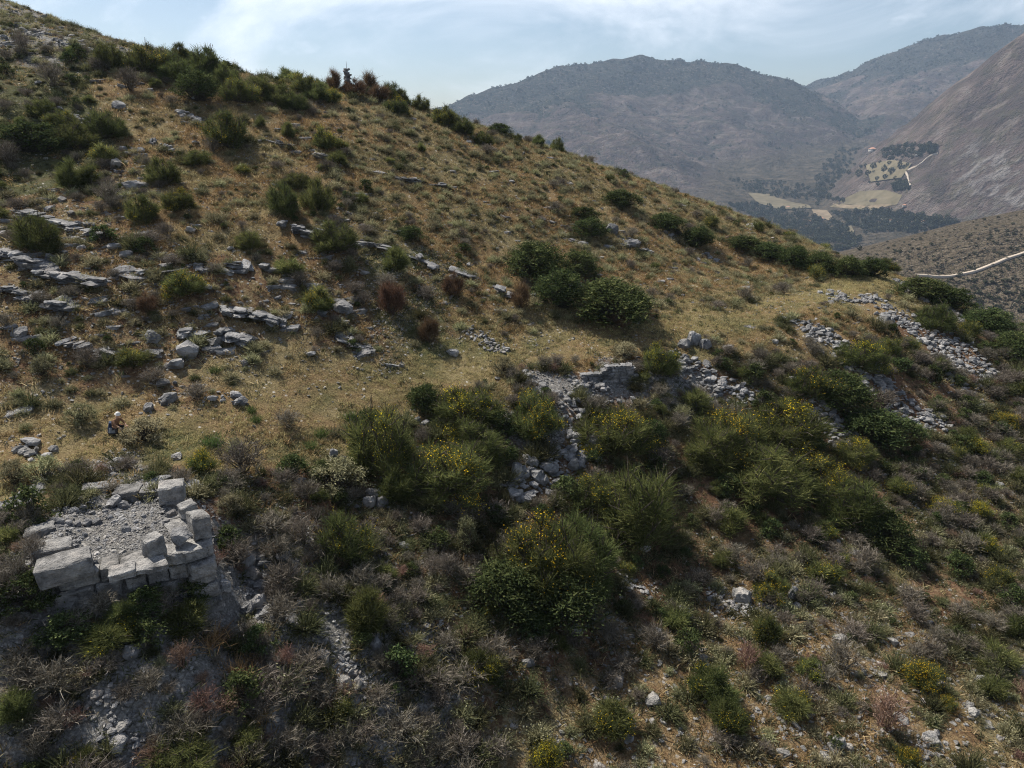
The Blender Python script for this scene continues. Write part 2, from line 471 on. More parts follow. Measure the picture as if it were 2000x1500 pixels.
# ---------------------------------------------------------------- valley and mountains far behind
def far_line(pts): return [at(a, b, y) for (a, b, y) in pts]
RIDGES = [  # (photo line with distances, slope of the flanks, rounding)
    ([(700, 250, 2700), (780, 235, 2850), (870, 207, 3000), (960, 180, 3200), (1040, 152, 3350), (1130, 126, 3500), (1180, 119, 3560), (1250, 114, 3620), (1320, 115, 3620), (1380, 118, 3600), (1450, 138, 3500), (1520, 186, 3350), (1600, 242, 3080), (1660, 286, 2820)], 0.50, 130),
    ([(1180, 122, 3520), (1130, 165, 3150), (1105, 190, 2950), (1140, 222, 2700), (1200, 262, 2500), (1290, 318, 2280), (1400, 378, 2060)], 0.42, 80),
    ([(1370, 120, 3560), (1400, 190, 3150), (1440, 250, 2880), (1500, 305, 2620)], 0.48, 70),
    ([(1000, 172, 3250), (985, 215, 2900), (1010, 262, 2600), (1100, 330, 2250)], 0.42, 80),
    ([(1420, 225, 5000), (1530, 183, 4700), (1620, 152, 4500), (1750, 112, 4250), (1850, 67, 4050), (1920, 50, 3950), (2000, 47, 3850), (2300, 10, 3500)], 0.46, 110),
    ([(1850, 70, 4000), (1800, 150, 3500), (1730, 220, 3100)], 0.45, 60),
    ([(2700, -160, 1450), (2300, -60, 1700), (2100, 30, 1850), (2000, 98, 1950), (1930, 152, 2080), (1860, 205, 2220), (1780, 250, 2420), (1700, 286, 2640)], 1.0, 60),
    ([(2500, 335, 640), (2200, 392, 640), (2000, 442, 610), (1900, 472, 580), (1800, 522, 540), (1730, 570, 500)], 0.36, 45),
]
base_pts = [at(a, b, y) for (a, b, y) in [(1500, 480, 1500), (1600, 440, 1750), (1700, 472, 1500), (1640, 490, 1420), (1700, 400, 1950), (1600, 352, 2300), (1700, 332, 2420), (1670, 296, 2720), (1450, 402, 1980), (1810, 445, 1600)]]
base_pts += [np.array(v, float) for v in [(120, 260, -150), (400, 300, -150), (-300, 400, -190), (250, 700, -205), (500, 900, -215), (900, 900, -180), (0, 1200, -225), (-1500, 1500, -230), (-1500, 3500, -150), (3000, 1200, -100), (3000, 4000, -50), (600, 5200, -120), (-1500, 5500, -150), (3000, 5500, 0)]]
base_tps = TPS(base_pts, 1e-4)
fxs = np.arange(-1500, 3400, 16.0); fys = np.arange(150, 5400, 16.0)
FX, FY = np.meshgrid(fxs, fys)
warpx = FX + 60 * fbm(FX / 420, FY / 420, 90, 3); warpy = FY + 60 * fbm(FX / 420, FY / 420, 95, 3)
FZ = base_tps(FX, FY)
FBASE = FZ.copy()
for (pts, sl, rnd) in RIDGES:
    L = far_line(pts); best = np.full(FX.shape, -1e9)
    for a, b in zip(L[:-1], L[1:]):
        d = b[:2] - a[:2]
        wmix = 1.0 if sl > 0.4 else 0.2
        X_ = FX + (warpx - FX) * wmix * 0.6; Y_ = FY + (warpy - FY) * wmix * 0.6
        t = np.clip(((X_ - a[0]) * d[0] + (Y_ - a[1]) * d[1]) / (d @ d), 0, 1)
        dist = np.hypot(X_ - a[0] - t * d[0], Y_ - a[1] - t * d[1])
        dist = np.sqrt(dist ** 2 + rnd ** 2) - rnd
        best = np.maximum(best, a[2] + t * (b[2] - a[2]) - sl * dist)
    kk = 22.0
    hh = np.clip(0.5 + 0.5 * (best - FZ) / kk, 0, 1)
    FZ = FZ * (1 - hh) + best * hh + kk * hh * (1 - hh) * 0.5
steep = smooth01(3, 45, FZ - FBASE)
gul = 1 - np.abs(fbm(FX / 170, FY / 170, 120, 3))
FZ = FZ + steep * (5 * fbm(FX / 420, FY / 420, 101, 4) - (32 * (gul - 0.75) + 12 * (0.8 - np.abs(fbm(FX / 75, FY / 75, 130, 2)))) * smooth01(900, 1800, FY)) + 1.2 * fbm(FX / 60, FY / 60, 111, 3)
nearhide = smooth01(330, 160, FY)
FZ = np.minimum(FZ, FZ * (1 - nearhide) - 90 * nearhide)
FAR = Field(fxs, fys, FZ)
def GF(px, py): return FAR.hit(px, py, 200, 5300, 2600)
far_me = mesh_np('mountains', np.stack([FX, FY, FZ], -1).reshape(-1, 3), grid_faces(len(fxs), len(fys)), smooth=True)
fpx, fpy, fdep = project(np.stack([FX, FY, FZ], -1))
# wood on the upper slopes, pale scree on the right-hand face, scrub on the near hill
wood = smooth01(-0.15, 0.3, 1.5 * fbm(FX / 420, FY / 420, 140, 5) + (FZ - 105) / 260.0) * smooth01(2600, 3100, FY)
gully_w = smooth01(0.75, 0.9, gul) * steep * smooth01(1800, 2600, FY) * 0.35
wood = np.clip(wood + gully_w, 0, 1); wood_mask = wood
slabs = smooth01(1845, 1885, fpx) * smooth01(255, 310, fpy) * smooth01(440, 410, fpy) * (FX > 0) * (FY > 900) * (FY < 2300)
nearhill = smooth01(900, 700, FY)
set_attr(far_me, 'cover', np.stack([wood, slabs, nearhill, steep], -1).reshape(-1, 4), 'FLOAT_COLOR')
k = NT('mountain_ground')
p = k.pos()
sepn = k.t.nodes.new('ShaderNodeSeparateColor'); k.t.links.new(k.attr('cover', 'Color'), sepn.inputs[0])
w_wood, w_slab, w_near = sepn.outputs; w_steep = k.attr('cover', 'Alpha')
n1 = k.noise(0.004, 8, 0.6, p); n2 = k.noise(0.03, 6, 0.65, p); n3 = k.noise(0.11, 4, 0.7, p)
mp = k.t.nodes.new('ShaderNodeMapping'); mp.inputs['Scale'].default_value = (0.022, 0.022, 0.004)
k.t.links.new(p, mp.inputs['Vector'])
streak = k.noise(1.0, 5, 0.6, mp.outputs[0])
bare = k.ramp(n1, [(0.3, (0.056, 0.046, 0.045)), (0.5, (0.112, 0.086, 0.08)), (0.7, (0.172, 0.134, 0.112))])
bare = k.mix(k.rng(n2, .42, .66, 0, .7), bare, (0.075, 0.072, 0.05))
valley = k.ramp(n2, [(0.3, (0.042, 0.040, 0.030)), (0.5, (0.078, 0.067, 0.051)), (0.7, (0.13, 0.106, 0.08))])
c = k.mix(w_steep, valley, bare)
bare = k.mix(k.math('MULTIPLY', w_steep, k.rng(streak, .47, .62, 0, .55)), bare, (0.05, 0.043, 0.043)); bare = k.mix(k.math('MULTIPLY', w_steep, k.rng(streak, .46, .36, 0, .5)), bare, (0.20, 0.17, 0.155)); c = k.mix(w_steep, valley, bare)
c = k.mix(k.math('MULTIPLY', k.rng(k.math('ADD', w_wood, k.math('MULTIPLY', n2, 0.7)), .55, .95), k.rng(n3, .36, .5)), c, (0.038, 0.042, 0.034))
c = k.mix(k.math('MULTIPLY', w_slab, k.rng(k.math('ADD', k.math('MULTIPLY', streak, 0.65), k.math('MULTIPLY', n2, 0.35)), .49, .60, 0, .6)), c, (0.27, 0.25, 0.24))
nh = k.ramp(k.noise(0.35, 5, 0.7, p), [(0.35, (0.055, 0.045, 0.032)), (0.5, (0.105, 0.083, 0.062)), (0.66, (0.165, 0.14, 0.11))])
nh = k.mix(k.rng(k.noise(0.9, 3, 0.6, p), .53, .62, 0, .85), nh, (0.05, 0.055, 0.03))
c = k.mix(w_near, c, nh)
M_FAR = k.surf(c, 1.0, k.bump(k.math('ADD', k.math('ADD', n2, n3), k.math('MULTIPLY', k.math('ADD', streak, k.noise(0.009, 5, 0.6, p)), 2.2)), 1.0, 16.0), 0.0)
tag(obj('mountains', far_me, M_FAR), 'hazy grey mountains round a valley with terraced fields', None, None, 'structure')
# ---------------------------------------------------------------- colours of plants and stones
M_BROOM = leaf_mat('broom_green', [(0.0, (0.042, 0.054, 0.020)), (0.5, (0.105, 0.122, 0.045)), (1.0, (0.25, 0.255, 0.095))], 0.42, (0.75, 1.25))
M_EVER = leaf_mat('evergreen_leaf', [(0.0, (0.026, 0.038, 0.016)), (0.6, (0.062, 0.082, 0.032)), (1.0, (0.15, 0.165, 0.066))], 0.25, (0.75, 1.25))
M_SAGE = leaf_mat('sage_leaf', [(0.0, (0.095, 0.092, 0.05)), (0.5, (0.225, 0.215, 0.12)), (1.0, (0.42, 0.40, 0.25))], 0.32, (0.6, 1.35), (0.475, 0.525))
M_GREY = leaf_mat('dry_grey_twig', [(0.0, (0.07, 0.06, 0.046)), (0.5, (0.145, 0.125, 0.098)), (1.0, (0.28, 0.25, 0.21))], 0.15, (0.75, 1.2))
M_RUST = leaf_mat('russet_twig', [(0.0, (0.075, 0.05, 0.034)), (0.5, (0.145, 0.09, 0.055)), (1.0, (0.24, 0.16, 0.10))], 0.25, (0.85, 1.15))
M_PINK = leaf_mat('faded_leaf', [(0.0, (0.10, 0.06, 0.045)), (0.5, (0.21, 0.13, 0.098)), (1.0, (0.36, 0.25, 0.19))], 0.25, (0.8, 1.15))
M_STRAWT = leaf_mat('straw_tussock', [(0.0, (0.16, 0.10, 0.045)), (0.5, (0.28, 0.19, 0.085)), (1.0, (0.44, 0.33, 0.17))], 0.3, (0.85, 1.15))
M_TUSS = leaf_mat('fresh_green_tussock', [(0.0, (0.035, 0.06, 0.02)), (0.5, (0.085, 0.13, 0.042)), (1.0, (0.17, 0.22, 0.085))], 0.35, (0.85, 1.15))
M_FLOWER = leaf_mat('yellow_petal', [(0.0, (0.50, 0.33, 0.012)), (0.6, (0.72, 0.52, 0.02)), (1.0, (0.82, 0.66, 0.05))], 0.3, (0.9, 1.1))
M_DRYG = leaf_mat('dry_grass', [(0.0, (0.15, 0.092, 0.042)), (0.5, (0.285, 0.195, 0.092)), (1.0, (0.47, 0.365, 0.205))], 0.4, (0.75, 1.25), (0.485, 0.51), [(0.0, (0.14, 0.115, 0.055)), (0.5, (0.28, 0.24, 0.125)), (1.0, (0.46, 0.41, 0.25))])
M_PATHG = leaf_mat('path_grass', [(0.0, (0.20, 0.165, 0.075)), (0.5, (0.38, 0.32, 0.155)), (1.0, (0.55, 0.48, 0.27))], 0.4, (0.75, 1.25))
M_HERB = leaf_mat('green_herb', [(0.0, (0.036, 0.043, 0.022)), (0.5, (0.082, 0.088, 0.046)), (1.0, (0.165, 0.16, 0.092))], 0.35, (0.6, 1.3))
M_BARK = rock_mat('bark', (0.05, 0.04, 0.032), (0.10, 0.082, 0.066), (0.18, 0.155, 0.13), 6, rust=0.0)
M_ROCK = rock_mat('limestone', (0.085, 0.087, 0.092), (0.215, 0.213, 0.215), (0.40, 0.39, 0.38), 1.7, (0.75, 1.2))
M_ROCKP = rock_mat('pale_limestone', (0.14, 0.134, 0.128), (0.275, 0.265, 0.252), (0.46, 0.445, 0.42), 2.2, (0.7, 1.15), 0.2)
M_BLOCK = rock_mat('tower_block', (0.09, 0.087, 0.084), (0.26, 0.252, 0.243), (0.44, 0.427, 0.405), 2.4, (0.8, 1.12), 0.14)

# ---------------------------------------------------------------- plant shapes (one unit wide and one unit high, standing on the origin)
def unit(v): return v / (np.linalg.norm(v, axis=-1, keepdims=True) + 1e-9)
def blades(rng, P, D, L, W, bend=0.25, tint=None):
    """curved tapering blades: roots P, directions D, lengths L, widths W"""
    n = len(P); D = unit(D)
    side = unit(np.cross(D, rng.normal(size=(n, 3))))
    b = rng.normal(size=(n, 3)) * bend; b[:, 2] = -abs(b[:, 2]) * 0.6
    L = np.asarray(L)[:, None] * np.ones((n, 1)); W = np.asarray(W)[:, None] * np.ones((n, 1)) if np.ndim(W) else np.full((n, 1), W)
    mid = P + D * L * 0.55 + b * L * 0.25; tip = P + D * L + b * L * 0.8
    V = np.stack([P - side * W / 2, P + side * W / 2, mid - side * W * 0.42, mid + side * W * 0.42, tip], 1).reshape(-1, 3)
    i = np.arange(n) * 5
    F4 = np.stack([i, i + 1, i + 3, i + 2], -1); F3 = np.stack([i + 2, i + 3, i + 4], -1)
    t = np.repeat(rng.random(n) if tint is None else tint, 5)
    return V, F4, F3, t, tip
def leaves(rng, C, size, up=0.4, long=1.7, tint=None):
    n = len(C); N = unit(rng.normal(size=(n, 3)) + np.array([0, 0, up])); A = unit(np.cross(N, rng.normal(size=(n, 3)))); B = np.cross(N, A)
    s = (np.asarray(size) * np.ones(n))[:, None] * rng.uniform(0.7, 1.3, (n, 1))
    V = np.stack([C - A * s * long / 2, C - B * s * 0.42 + N * s * .1, C + A * s * long / 2, C + B * s * 0.42 + N * s * .1], 1).reshape(-1, 3)
    i = np.arange(n) * 4
    return V, np.stack([i, i + 1, i + 2, i + 3], -1), np.repeat(rng.random(n) if tint is None else tint, 4)
class Acc:
    def __init__(self): self.V = []; self.F4 = []; self.F3 = []; self.t = []; self.n = 0; self.m4 = []; self.m3 = []
    def add(self, V, F4=None, F3=None, t=None, mat=0):
        V = np.asarray(V, float)
        if F4 is not None and len(F4): self.F4.append(np.asarray(F4) + self.n); self.m4.append(np.full(len(F4), mat))
        if F3 is not None and len(F3): self.F3.append(np.asarray(F3) + self.n); self.m3.append(np.full(len(F3), mat))
        self.V.append(V); self.t.append(np.full(len(V), 0.5) if t is None else t); self.n += len(V)
    def build(self, name, mats):
        V = np.concatenate(self.V); Fs = []
        if self.F4: Fs.append(np.concatenate(self.F4))
        if self.F3: Fs.append(np.concatenate(self.F3))
        me = mesh_np(name, V, Fs)
        set_attr(me, 'tint', np.concatenate(self.t))
        mi = np.concatenate(self.m4 + self.m3).astype(np.int32)
        me.polygons.foreach_set('material_index', mi)
        for m in (mats if isinstance(mats, list) else [mats]): me.materials.append(m)
        return me
def tube(acc, pts, r0, r1, mat=0, k=4, tint=0.4):
    pts = np.asarray(pts, float); n = len(pts)
    T = unit(np.gradient(pts, axis=0)); A = unit(np.cross(T, np.array([0.3, 0.9, 0.21]))); B = np.cross(T, A)
    rr = np.linspace(r0, r1, n)
    V = []
    for j in range(n):
        for a in np.arange(k) * 2 * math.pi / k: V.append(pts[j] + rr[j] * (A[j] * math.cos(a) + B[j] * math.sin(a)))
    F = [(j * k + a, j * k + (a + 1) % k, (j + 1) * k + (a + 1) % k, (j + 1) * k + a) for j in range(n - 1) for a in range(k)]
    acc.add(V, np.array(F), None, np.full(len(V), tint), mat)
def arc(rng, a, b, sag=0.08, n=4):
    a, b = np.array(a, float), np.array(b, float); j = rng.normal(size=3) * sag
    return np.array([a + (b - a) * t + j * math.sin(math.pi * t) for t in np.linspace(0, 1, n)])

def broom_parts(seed, heads=9, n=1000, flower=0.0, bare=0.3, W=0.0105, hr=(.19, .29)):
    """upright rush-like stems in several heads on bare branches; returns stems, foliage, flowers meshes' data"""
    rng = np.random.default_rng(seed)
    st, fo, fl = Acc(), Acc(), Acc()
    ang = rng.uniform(0, 2 * math.pi, heads); rad = (0.56 - hr[1] * .8) * np.sqrt(rng.uniform(0.02, 1, heads))
    H = np.stack([rad * np.cos(ang), rad * np.sin(ang), .62 - bare * .2 + rng.uniform(-0.20, 0.12, heads) - rad * (1.25 - bare)], -1)
    for h in H:
        tube(st, arc(rng, (rng.normal() * .03, rng.normal() * .03, -0.04), h, 0.03), 0.020, 0.009, 0, 4)
        for _ in range(3):
            e = h + np.array([rng.normal() * .09, rng.normal() * .09, rng.uniform(.08, .25)]); tube(st, arc(rng, h, e, .02, 3), 0.009, 0.004, 0, 3)
    tips = []
    per = n // heads
    for h in H:
        m = int(per * rng.uniform(0.75, 1.3)); r = rng.uniform(*hr)
        D = rng.normal(size=(m, 3)) * [.62, .62, .42] + np.array([h[0] * 1.1, h[1] * 1.1, .75])
        P = h + rng.normal(size=(m, 3)) * .035 + unit(D) * rng.uniform(0, r * .45, (m, 1))
        L = r * rng.uniform(.55, 1.0, m) * 1.15
        t = np.clip(rng.normal(0.45 + rng.normal() * .12, 0.2, m), 0, 1)
        V, F4, F3, tt, tip = blades(rng, P, D, L, rng.uniform(W * .7, W * 1.3, m), 0.22, t)
        fo.add(V, F4, F3, tt); tips.append((h, tip))
        j = rng.integers(0, m, m // 2)
        V, F, tl = leaves(rng, tip[j] + rng.normal(size=(len(j), 3)) * .02, W * 1.1, .3, 2.2, np.clip(t[j] + .12, 0, 1)); fo.add(V, F, None, tl)
    m = n // 6; fl_ = hr[1] * 1.25
    a = rng.uniform(0, 2 * math.pi, m); rr = rng.uniform(.12, .34, m); P = np.stack([np.cos(a) * rr, np.sin(a) * rr, rng.uniform(.0, .28, m)], -1)
    D = np.stack([np.cos(a), np.sin(a), rng.uniform(.5, 1.8, m)], -1) + rng.normal(size=(m, 3)) * .3
    V, F4, F3, tt, tip = blades(rng, P, D, rng.uniform(.6, 1.1, m) * fl_, W, 0.25, rng.uniform(0, .6, m)); fo.add(V, F4, F3, tt)
    if flower > 0:
        for (h, tip) in tips:
            if rng.random() < 0.12 + flower * 1.2:
                k_ = tip[rng.random(len(tip)) < rng.uniform(0.15, 0.7) * (.45 + flower)]
                if len(k_):
                    C = np.concatenate([k_ + rng.normal(size=k_.shape) * .012, k_ - np.array([0, 0, .03]) + rng.normal(size=k_.shape) * .014])
                    V, F, t = leaves(rng, C, 0.018 if hr[1] > .2 else .0135, 0.8, 1.1); fl.add(V, F, None, t)
    return st, fo, fl
def evergreen_parts(seed, clusters=46, per=42, leaf=0.036):
    rng = np.random.default_rng(seed)
    st, fo = Acc(), Acc()
    lob = rng.uniform(0, 2 * math.pi, 3)
    for c in range(clusters):
        a = rng.uniform(0, 2 * math.pi); e = math.asin(rng.uniform(0.0, 1) ** 0.8)
        rr = 0.40 * (1 + 0.22 * math.sin(2 * a + lob[0]) + 0.15 * math.sin(5 * a + lob[1])) * rng.uniform(0.72, 1.08)
        C = np.array([rr * math.cos(a) * math.cos(e), rr * math.sin(a) * math.cos(e), 0.10 + 0.76 * math.sin(e) * rng.uniform(.75, 1.05)])
        tube(st, arc(rng, (rng.normal() * .04, rng.normal() * .04, -.04), C, .03, 3), 0.014, 0.004, 0, 3)
        m = int(per * rng.uniform(.6, 1.4)); s = rng.uniform(.08, .14)
        Q = C + rng.normal(size=(m, 3)) * s * np.array([.62, .62, .5])
        V, F, t = leaves(rng, Q, leaf, 0.5, 1.7, np.clip(rng.normal(.45 + rng.normal() * .1, .2, m), 0, 1)); fo.add(V, F, None, t)
        m2 = 7
        V, F4, F3, t, _ = blades(rng, np.repeat(C[None], m2, 0), rng.normal(size=(m2, 3)) + [0, 0, .9], rng.uniform(.08, .16, m2), .02, .2); fo.add(V, F4, F3, t)
    return st, fo
def twig_mesh(name, seed, mat, prim=34, spread=0.9, W=0.013, leafy=0.0, fan=1.0):
    """a leafless shrub: stems that fork twice"""
    rng = np.random.default_rng(seed); acc = Acc()
    a = rng.uniform(0, 2 * math.pi, prim); el = rng.uniform(0.25, 1.0, prim) ** 0.7
    D = np.stack([np.cos(a) * spread * (1.15 - el), np.sin(a) * spread * (1.15 - el), 0.25 + el], -1)
    P = rng.normal(size=(prim, 3)) * [.05, .05, 0.0]; L = rng.uniform(.38, .62, prim)
    lv = [(P, D, L, W * 1.5)]
    V, F4, F3, t, tip = blades(rng, P, D, L, W * 1.5, .25); acc.add(V, F4, F3, t * .7)
    for (mult, ln, w) in ((5, .34, 1.05), (4, .2, .8)):
        Pn, Dn, Ln, _ = lv[-1]; Pn = np.repeat(Pn, mult, 0); Dn = unit(np.repeat(Dn, mult, 0)); Ln = np.repeat(Ln, mult)
        q = Pn + Dn * (Ln * rng.uniform(.45, 1.0, len(Ln)))[:, None]
        d = Dn + rng.normal(size=Dn.shape) * .48 * fan + [0, 0, .12]; l = rng.uniform(.5, 1.1, len(q)) * ln
        V, F4, F3, t, tip = blades(rng, q, d, l, W * w, .3); acc.add(V, F4, F3, t); lv.append((q, d, l, w))
    if leafy:
        C = tip[rng.random(len(tip)) < leafy]; V, F, t = leaves(rng, C + rng.normal(size=C.shape) * .02, .022, .3, 1.4); acc.add(V, F, None, t)
    return acc.build(name, mat)
def cushion_mesh(name, seed, mat, n=300, leafn=380, W=0.032):
    rng = np.random.default_rng(seed); acc = Acc()
    a = rng.uniform(0, 2 * math.pi, n); z = rng.uniform(0.05, 1, n)
    D = np.stack([np.cos(a) * np.sqrt(1 - z ** 2) * .62, np.sin(a) * np.sqrt(1 - z ** 2) * .62, z], -1)
    lump = 1 + .18 * np.sin(3 * a + seed) + .12 * np.sin(7 * a + 2 * seed)
    L = np.linalg.norm(D, axis=1) * rng.uniform(.6, 1.0, n) * lump
    P = unit(D) * (L * .3)[:, None] * [1, 1, .5] - [0, 0, .04]
    t0 = np.clip(rng.normal(.5, .22, n), 0, 1)
    V, F4, F3, t, tip = blades(rng, P, D, L * .75, W, .22, t0); acc.add(V, F4, F3, t)
    j = rng.integers(0, n, leafn)
    C = tip[j] * rng.uniform(.72, 1.02, (leafn, 1)) + rng.normal(size=(leafn, 3)) * .03
    V, F, t = leaves(rng, C, W * 1.25, .5, 1.8); acc.add(V, F, None, t)
    return acc.build(name, mat)
def tuft_mesh(name, seed, mat, n=14, spread=.5, W=.07):
    rng = np.random.default_rng(seed); acc = Acc()
    P = rng.normal(size=(n, 3)) * [.3, .3, 0]; D = rng.normal(size=(n, 3)) * [spread, spread, .15] + [0, 0, 1]
    V, F4, F3, t, tip = blades(rng, P, D, rng.uniform(.5, 1.05, n), W, .35); acc.add(V, F4, F3, t)
    return acc.build(name, mat)
def hull_mesh(name, seed, mat, n=16, flat=0.7, cut=0.35, rough=0.0):
    """an angular stone: the hull of points thrown in a box with a few faces planed off"""
    rng = np.random.default_rng(seed)
    p = rng.uniform(-.5, .5, (n * 3, 3)); p = p / np.maximum((np.abs(p) ** 3).sum(1, keepdims=True) ** (1 / 3) * 1.75, 1e-3) * rng.uniform(.78, 1, (n * 3, 1))
    for _ in range(5):
        d = unit(rng.normal(size=3)); lim = rng.uniform(cut, .55); ex = p @ d - lim; p = p - np.maximum(ex, 0)[:, None] * d
    p[:, 2] *= flat; p = p[:n * 2]
    bm = bmesh.new()
    for q in p: bm.verts.new(q)
    r = bmesh.ops.convex_hull(bm, input=bm.verts)
    junk = [g for g in r['geom_interior'] if isinstance(g, bmesh.types.BMVert)] + [g for g in r['geom_unused'] if isinstance(g, bmesh.types.BMVert)]
    bmesh.ops.delete(bm, geom=list(set(junk)), context='VERTS')
    bmesh.ops.dissolve_limit(bm, angle_limit=R(9), verts=bm.verts[:], edges=bm.edges[:])
    if rough:
        bmesh.ops.triangulate(bm, faces=bm.faces[:]); bmesh.ops.subdivide_edges(bm, edges=[e for e in bm.edges if e.calc_length() > .22], cuts=1)
        bmesh.ops.triangulate(bm, faces=bm.faces[:])
        for v in bm.verts: v.co += Vector(rng.normal(size=3) * rough) 
    me = bpy.data.meshes.new(name); bm.to_mesh(me); bm.free(); me.materials.append(mat); return me
def slab_mesh(name, seed, mat, rnd=0.10, sub=2):
    """a bed of limestone with split faces: a box, cut up, with ragged worn edges"""
    rng = np.random.default_rng(seed); bm = bmesh.new(); bmesh.ops.create_cube(bm, size=1.0)
    bmesh.ops.bevel(bm, geom=bm.edges[:], offset=.07, segments=1, affect='EDGES', profile=.5)
    bmesh.ops.subdivide_edges(bm, edges=[e for e in bm.edges if e.calc_length() > .5], cuts=sub, use_grid_fill=True)
    for v in bm.verts:
        x, y, z = v.co
        o = np.array([vnoise(np.array(x * 2.7 + seed), np.array(y * 2.7 + z * 3), seed + i) - .5 for i in range(3)])
        v.co.x += rnd * 1.7 * float(o[0]); v.co.y += rnd * 2.2 * float(o[1]); v.co.z += rnd * 1.2 * float(o[2])
        v.co += Vector(rng.normal(size=3) * rnd * .16)
    sx, sy = rng.normal(size=2) * .14
    for v in bm.verts: v.co.x += v.co.y * sx; v.co.y += v.co.x * sy * .6
    me = bpy.data.meshes.new(name); bm.to_mesh(me); bm.free(); me.materials.append(mat); return me

# ---------------------------------------------------------------- prototypes
def mk_broom(seed, **kw):
    st, fo, fl = broom_parts(seed, **kw)
    return {'stems': st.build('stems', M_BARK), 'foliage': fo.build('foliage', M_BROOM), 'flowers': fl.build('flowers', M_FLOWER) if fl.n else None}
def mk_one(seed, mats, fn):
    return fn(seed)
BROOMS = [mk_broom(10 + i, heads=h, n=nn, flower=0.0, bare=b) for i, (h, nn, b) in enumerate([(14, 2300, .34), (17, 2600, .2), (15, 2300, .42), (20, 2900, .1)])]
BROOMS_F = [mk_broom(30 + i, heads=h, n=nn, flower=f, bare=b) for i, (h, nn, b, f) in enumerate([(15, 2300, .34, .20), (18, 2600, .2, .09), (13, 2000, .30, .42), (20, 2900, .1, .05)])]
BROOMS_BIG = [mk_broom(40 + i, heads=h, n=5200, flower=f, bare=.2, W=.0065, hr=(.10, .17)) for i, (h, f) in enumerate([(40, 0), (46, 0)])]
BROOMS_FBIG = [mk_broom(44 + i, heads=h, n=5200, flower=f, bare=.2, W=.0065, hr=(.10, .17)) for i, (h, f) in enumerate([(42, .16), (46, .09), (40, .3), (44, .06)])]
BROOM_RUST = []
for i in range(3):
    st, fo, fl = broom_parts(50 + i, heads=15, n=1700, bare=.35, W=.010)
    BROOM_RUST.append({'stems': st.build('stems', M_BARK), 'foliage': fo.build('foliage', M_RUST), 'flowers': None})
EVERS = []
for i in range(4):
    st, fo = evergreen_parts(70 + i, clusters=44 + 6 * i)
    EVERS.append({'stems': st.build('stems', M_BARK), 'foliage': fo.build('foliage', M_EVER), 'flowers': None})
def merged(parts, mats, seedname):
    acc = Acc()
    for i, p in enumerate(parts):
        if p is None or p.n == 0: continue
        off = acc.n
        acc.V += p.V; acc.t += p.t
        acc.F4 += [f + off for f in p.F4]; acc.F3 += [f + off for f in p.F3]
        acc.m4 += [np.full(len(f), i) for f in p.F4]; acc.m3 += [np.full(len(f), i) for f in p.F3]; acc.n += p.n
    return acc.build(seedname, mats)
BROOM_ONE = [merged(broom_parts(110 + i, heads=12, n=1300, flower=f * .7, W=.014), [M_BARK, M_BROOM, M_FLOWER], 'broom') for i, f in enumerate([0, 0, .22, .4, 0])]
CUSH_BIG = [merged(evergreen_parts(280 + i, 60, 48, .024), [M_BARK, M_SAGE], 'leafy_bush') for i in range(3)]
EVERS_BIG = []
for i in range(3):
    st, fo = evergreen_parts(90 + i, clusters=120 + 10 * i, per=46, leaf=.019)
    EVERS_BIG.append({'stems': st.build('stems', M_BARK), 'foliage': fo.build('foliage', M_EVER), 'flowers': None})
EVER_ONE = [merged(evergreen_parts(130 + i, 34, 30, .045), [M_BARK, M_EVER], 'evergreen') for i in range(4)]

M_OLIVE = leaf_mat('olive_scrub_leaf', [(0.0, (0.04, 0.045, 0.022)), (0.5, (0.095, 0.10, 0.048)), (1.0, (0.20, 0.195, 0.10))], 0.35, (0.6, 1.3), (0.47, 0.52))
OLIVE = [cushion_mesh('olive_bush', 290 + i, M_OLIVE, 420, 520, .022) for i in range(5)]
CUSH = [cushion_mesh('cushion', 200 + i, M_SAGE) for i in range(7)]
GREYS = [twig_mesh('dry_shrub', 230 + i, M_GREY, 36) for i in range(5)]
PINKS = [twig_mesh('faded_shrub', 250 + i, M_PINK, 26, leafy=.8) for i in range(3)]
STRAWS = [tuft_mesh('straw_tussock', 260 + i, M_STRAWT, 260, .75, .022) for i in range(2)]
TUSS = [tuft_mesh('green_tussock', 270 + i, M_TUSS, 300, .62, .024) for i in range(2)]
GRASS_D = [tuft_mesh('tuft', 300 + i, M_DRYG, 12, .55, .06) for i in range(4)]
GRASS_P = [tuft_mesh('tuft', 310 + i, M_PATHG, 14, .5, .06) for i in range(3)]
HERBS = [tuft_mesh('herb', 320 + i, M_HERB, 12, .8, .10) for i in range(3)]
STONES = [hull_mesh('stone', 400 + i, M_ROCKP, 9, .62) for i in range(9)]
STONES_G = [hull_mesh('stone', 420 + i, M_ROCK, 9, .6) for i in range(9)]
BOULD = [hull_mesh('boulder', 440 + i, M_ROCK, 18, .75, .35, .022) for i in range(8)]
BOULD_P = [hull_mesh('boulder', 460 + i, M_ROCKP, 18, .72, .35, .022) for i in range(5)]
SLABS = [slab_mesh('slab', 480 + i, M_ROCK, .15, 3) for i in range(9)]
BLOCKS = [slab_mesh('stone_block', 500 + i, M_BLOCK, .05, 3) for i in range(8)]

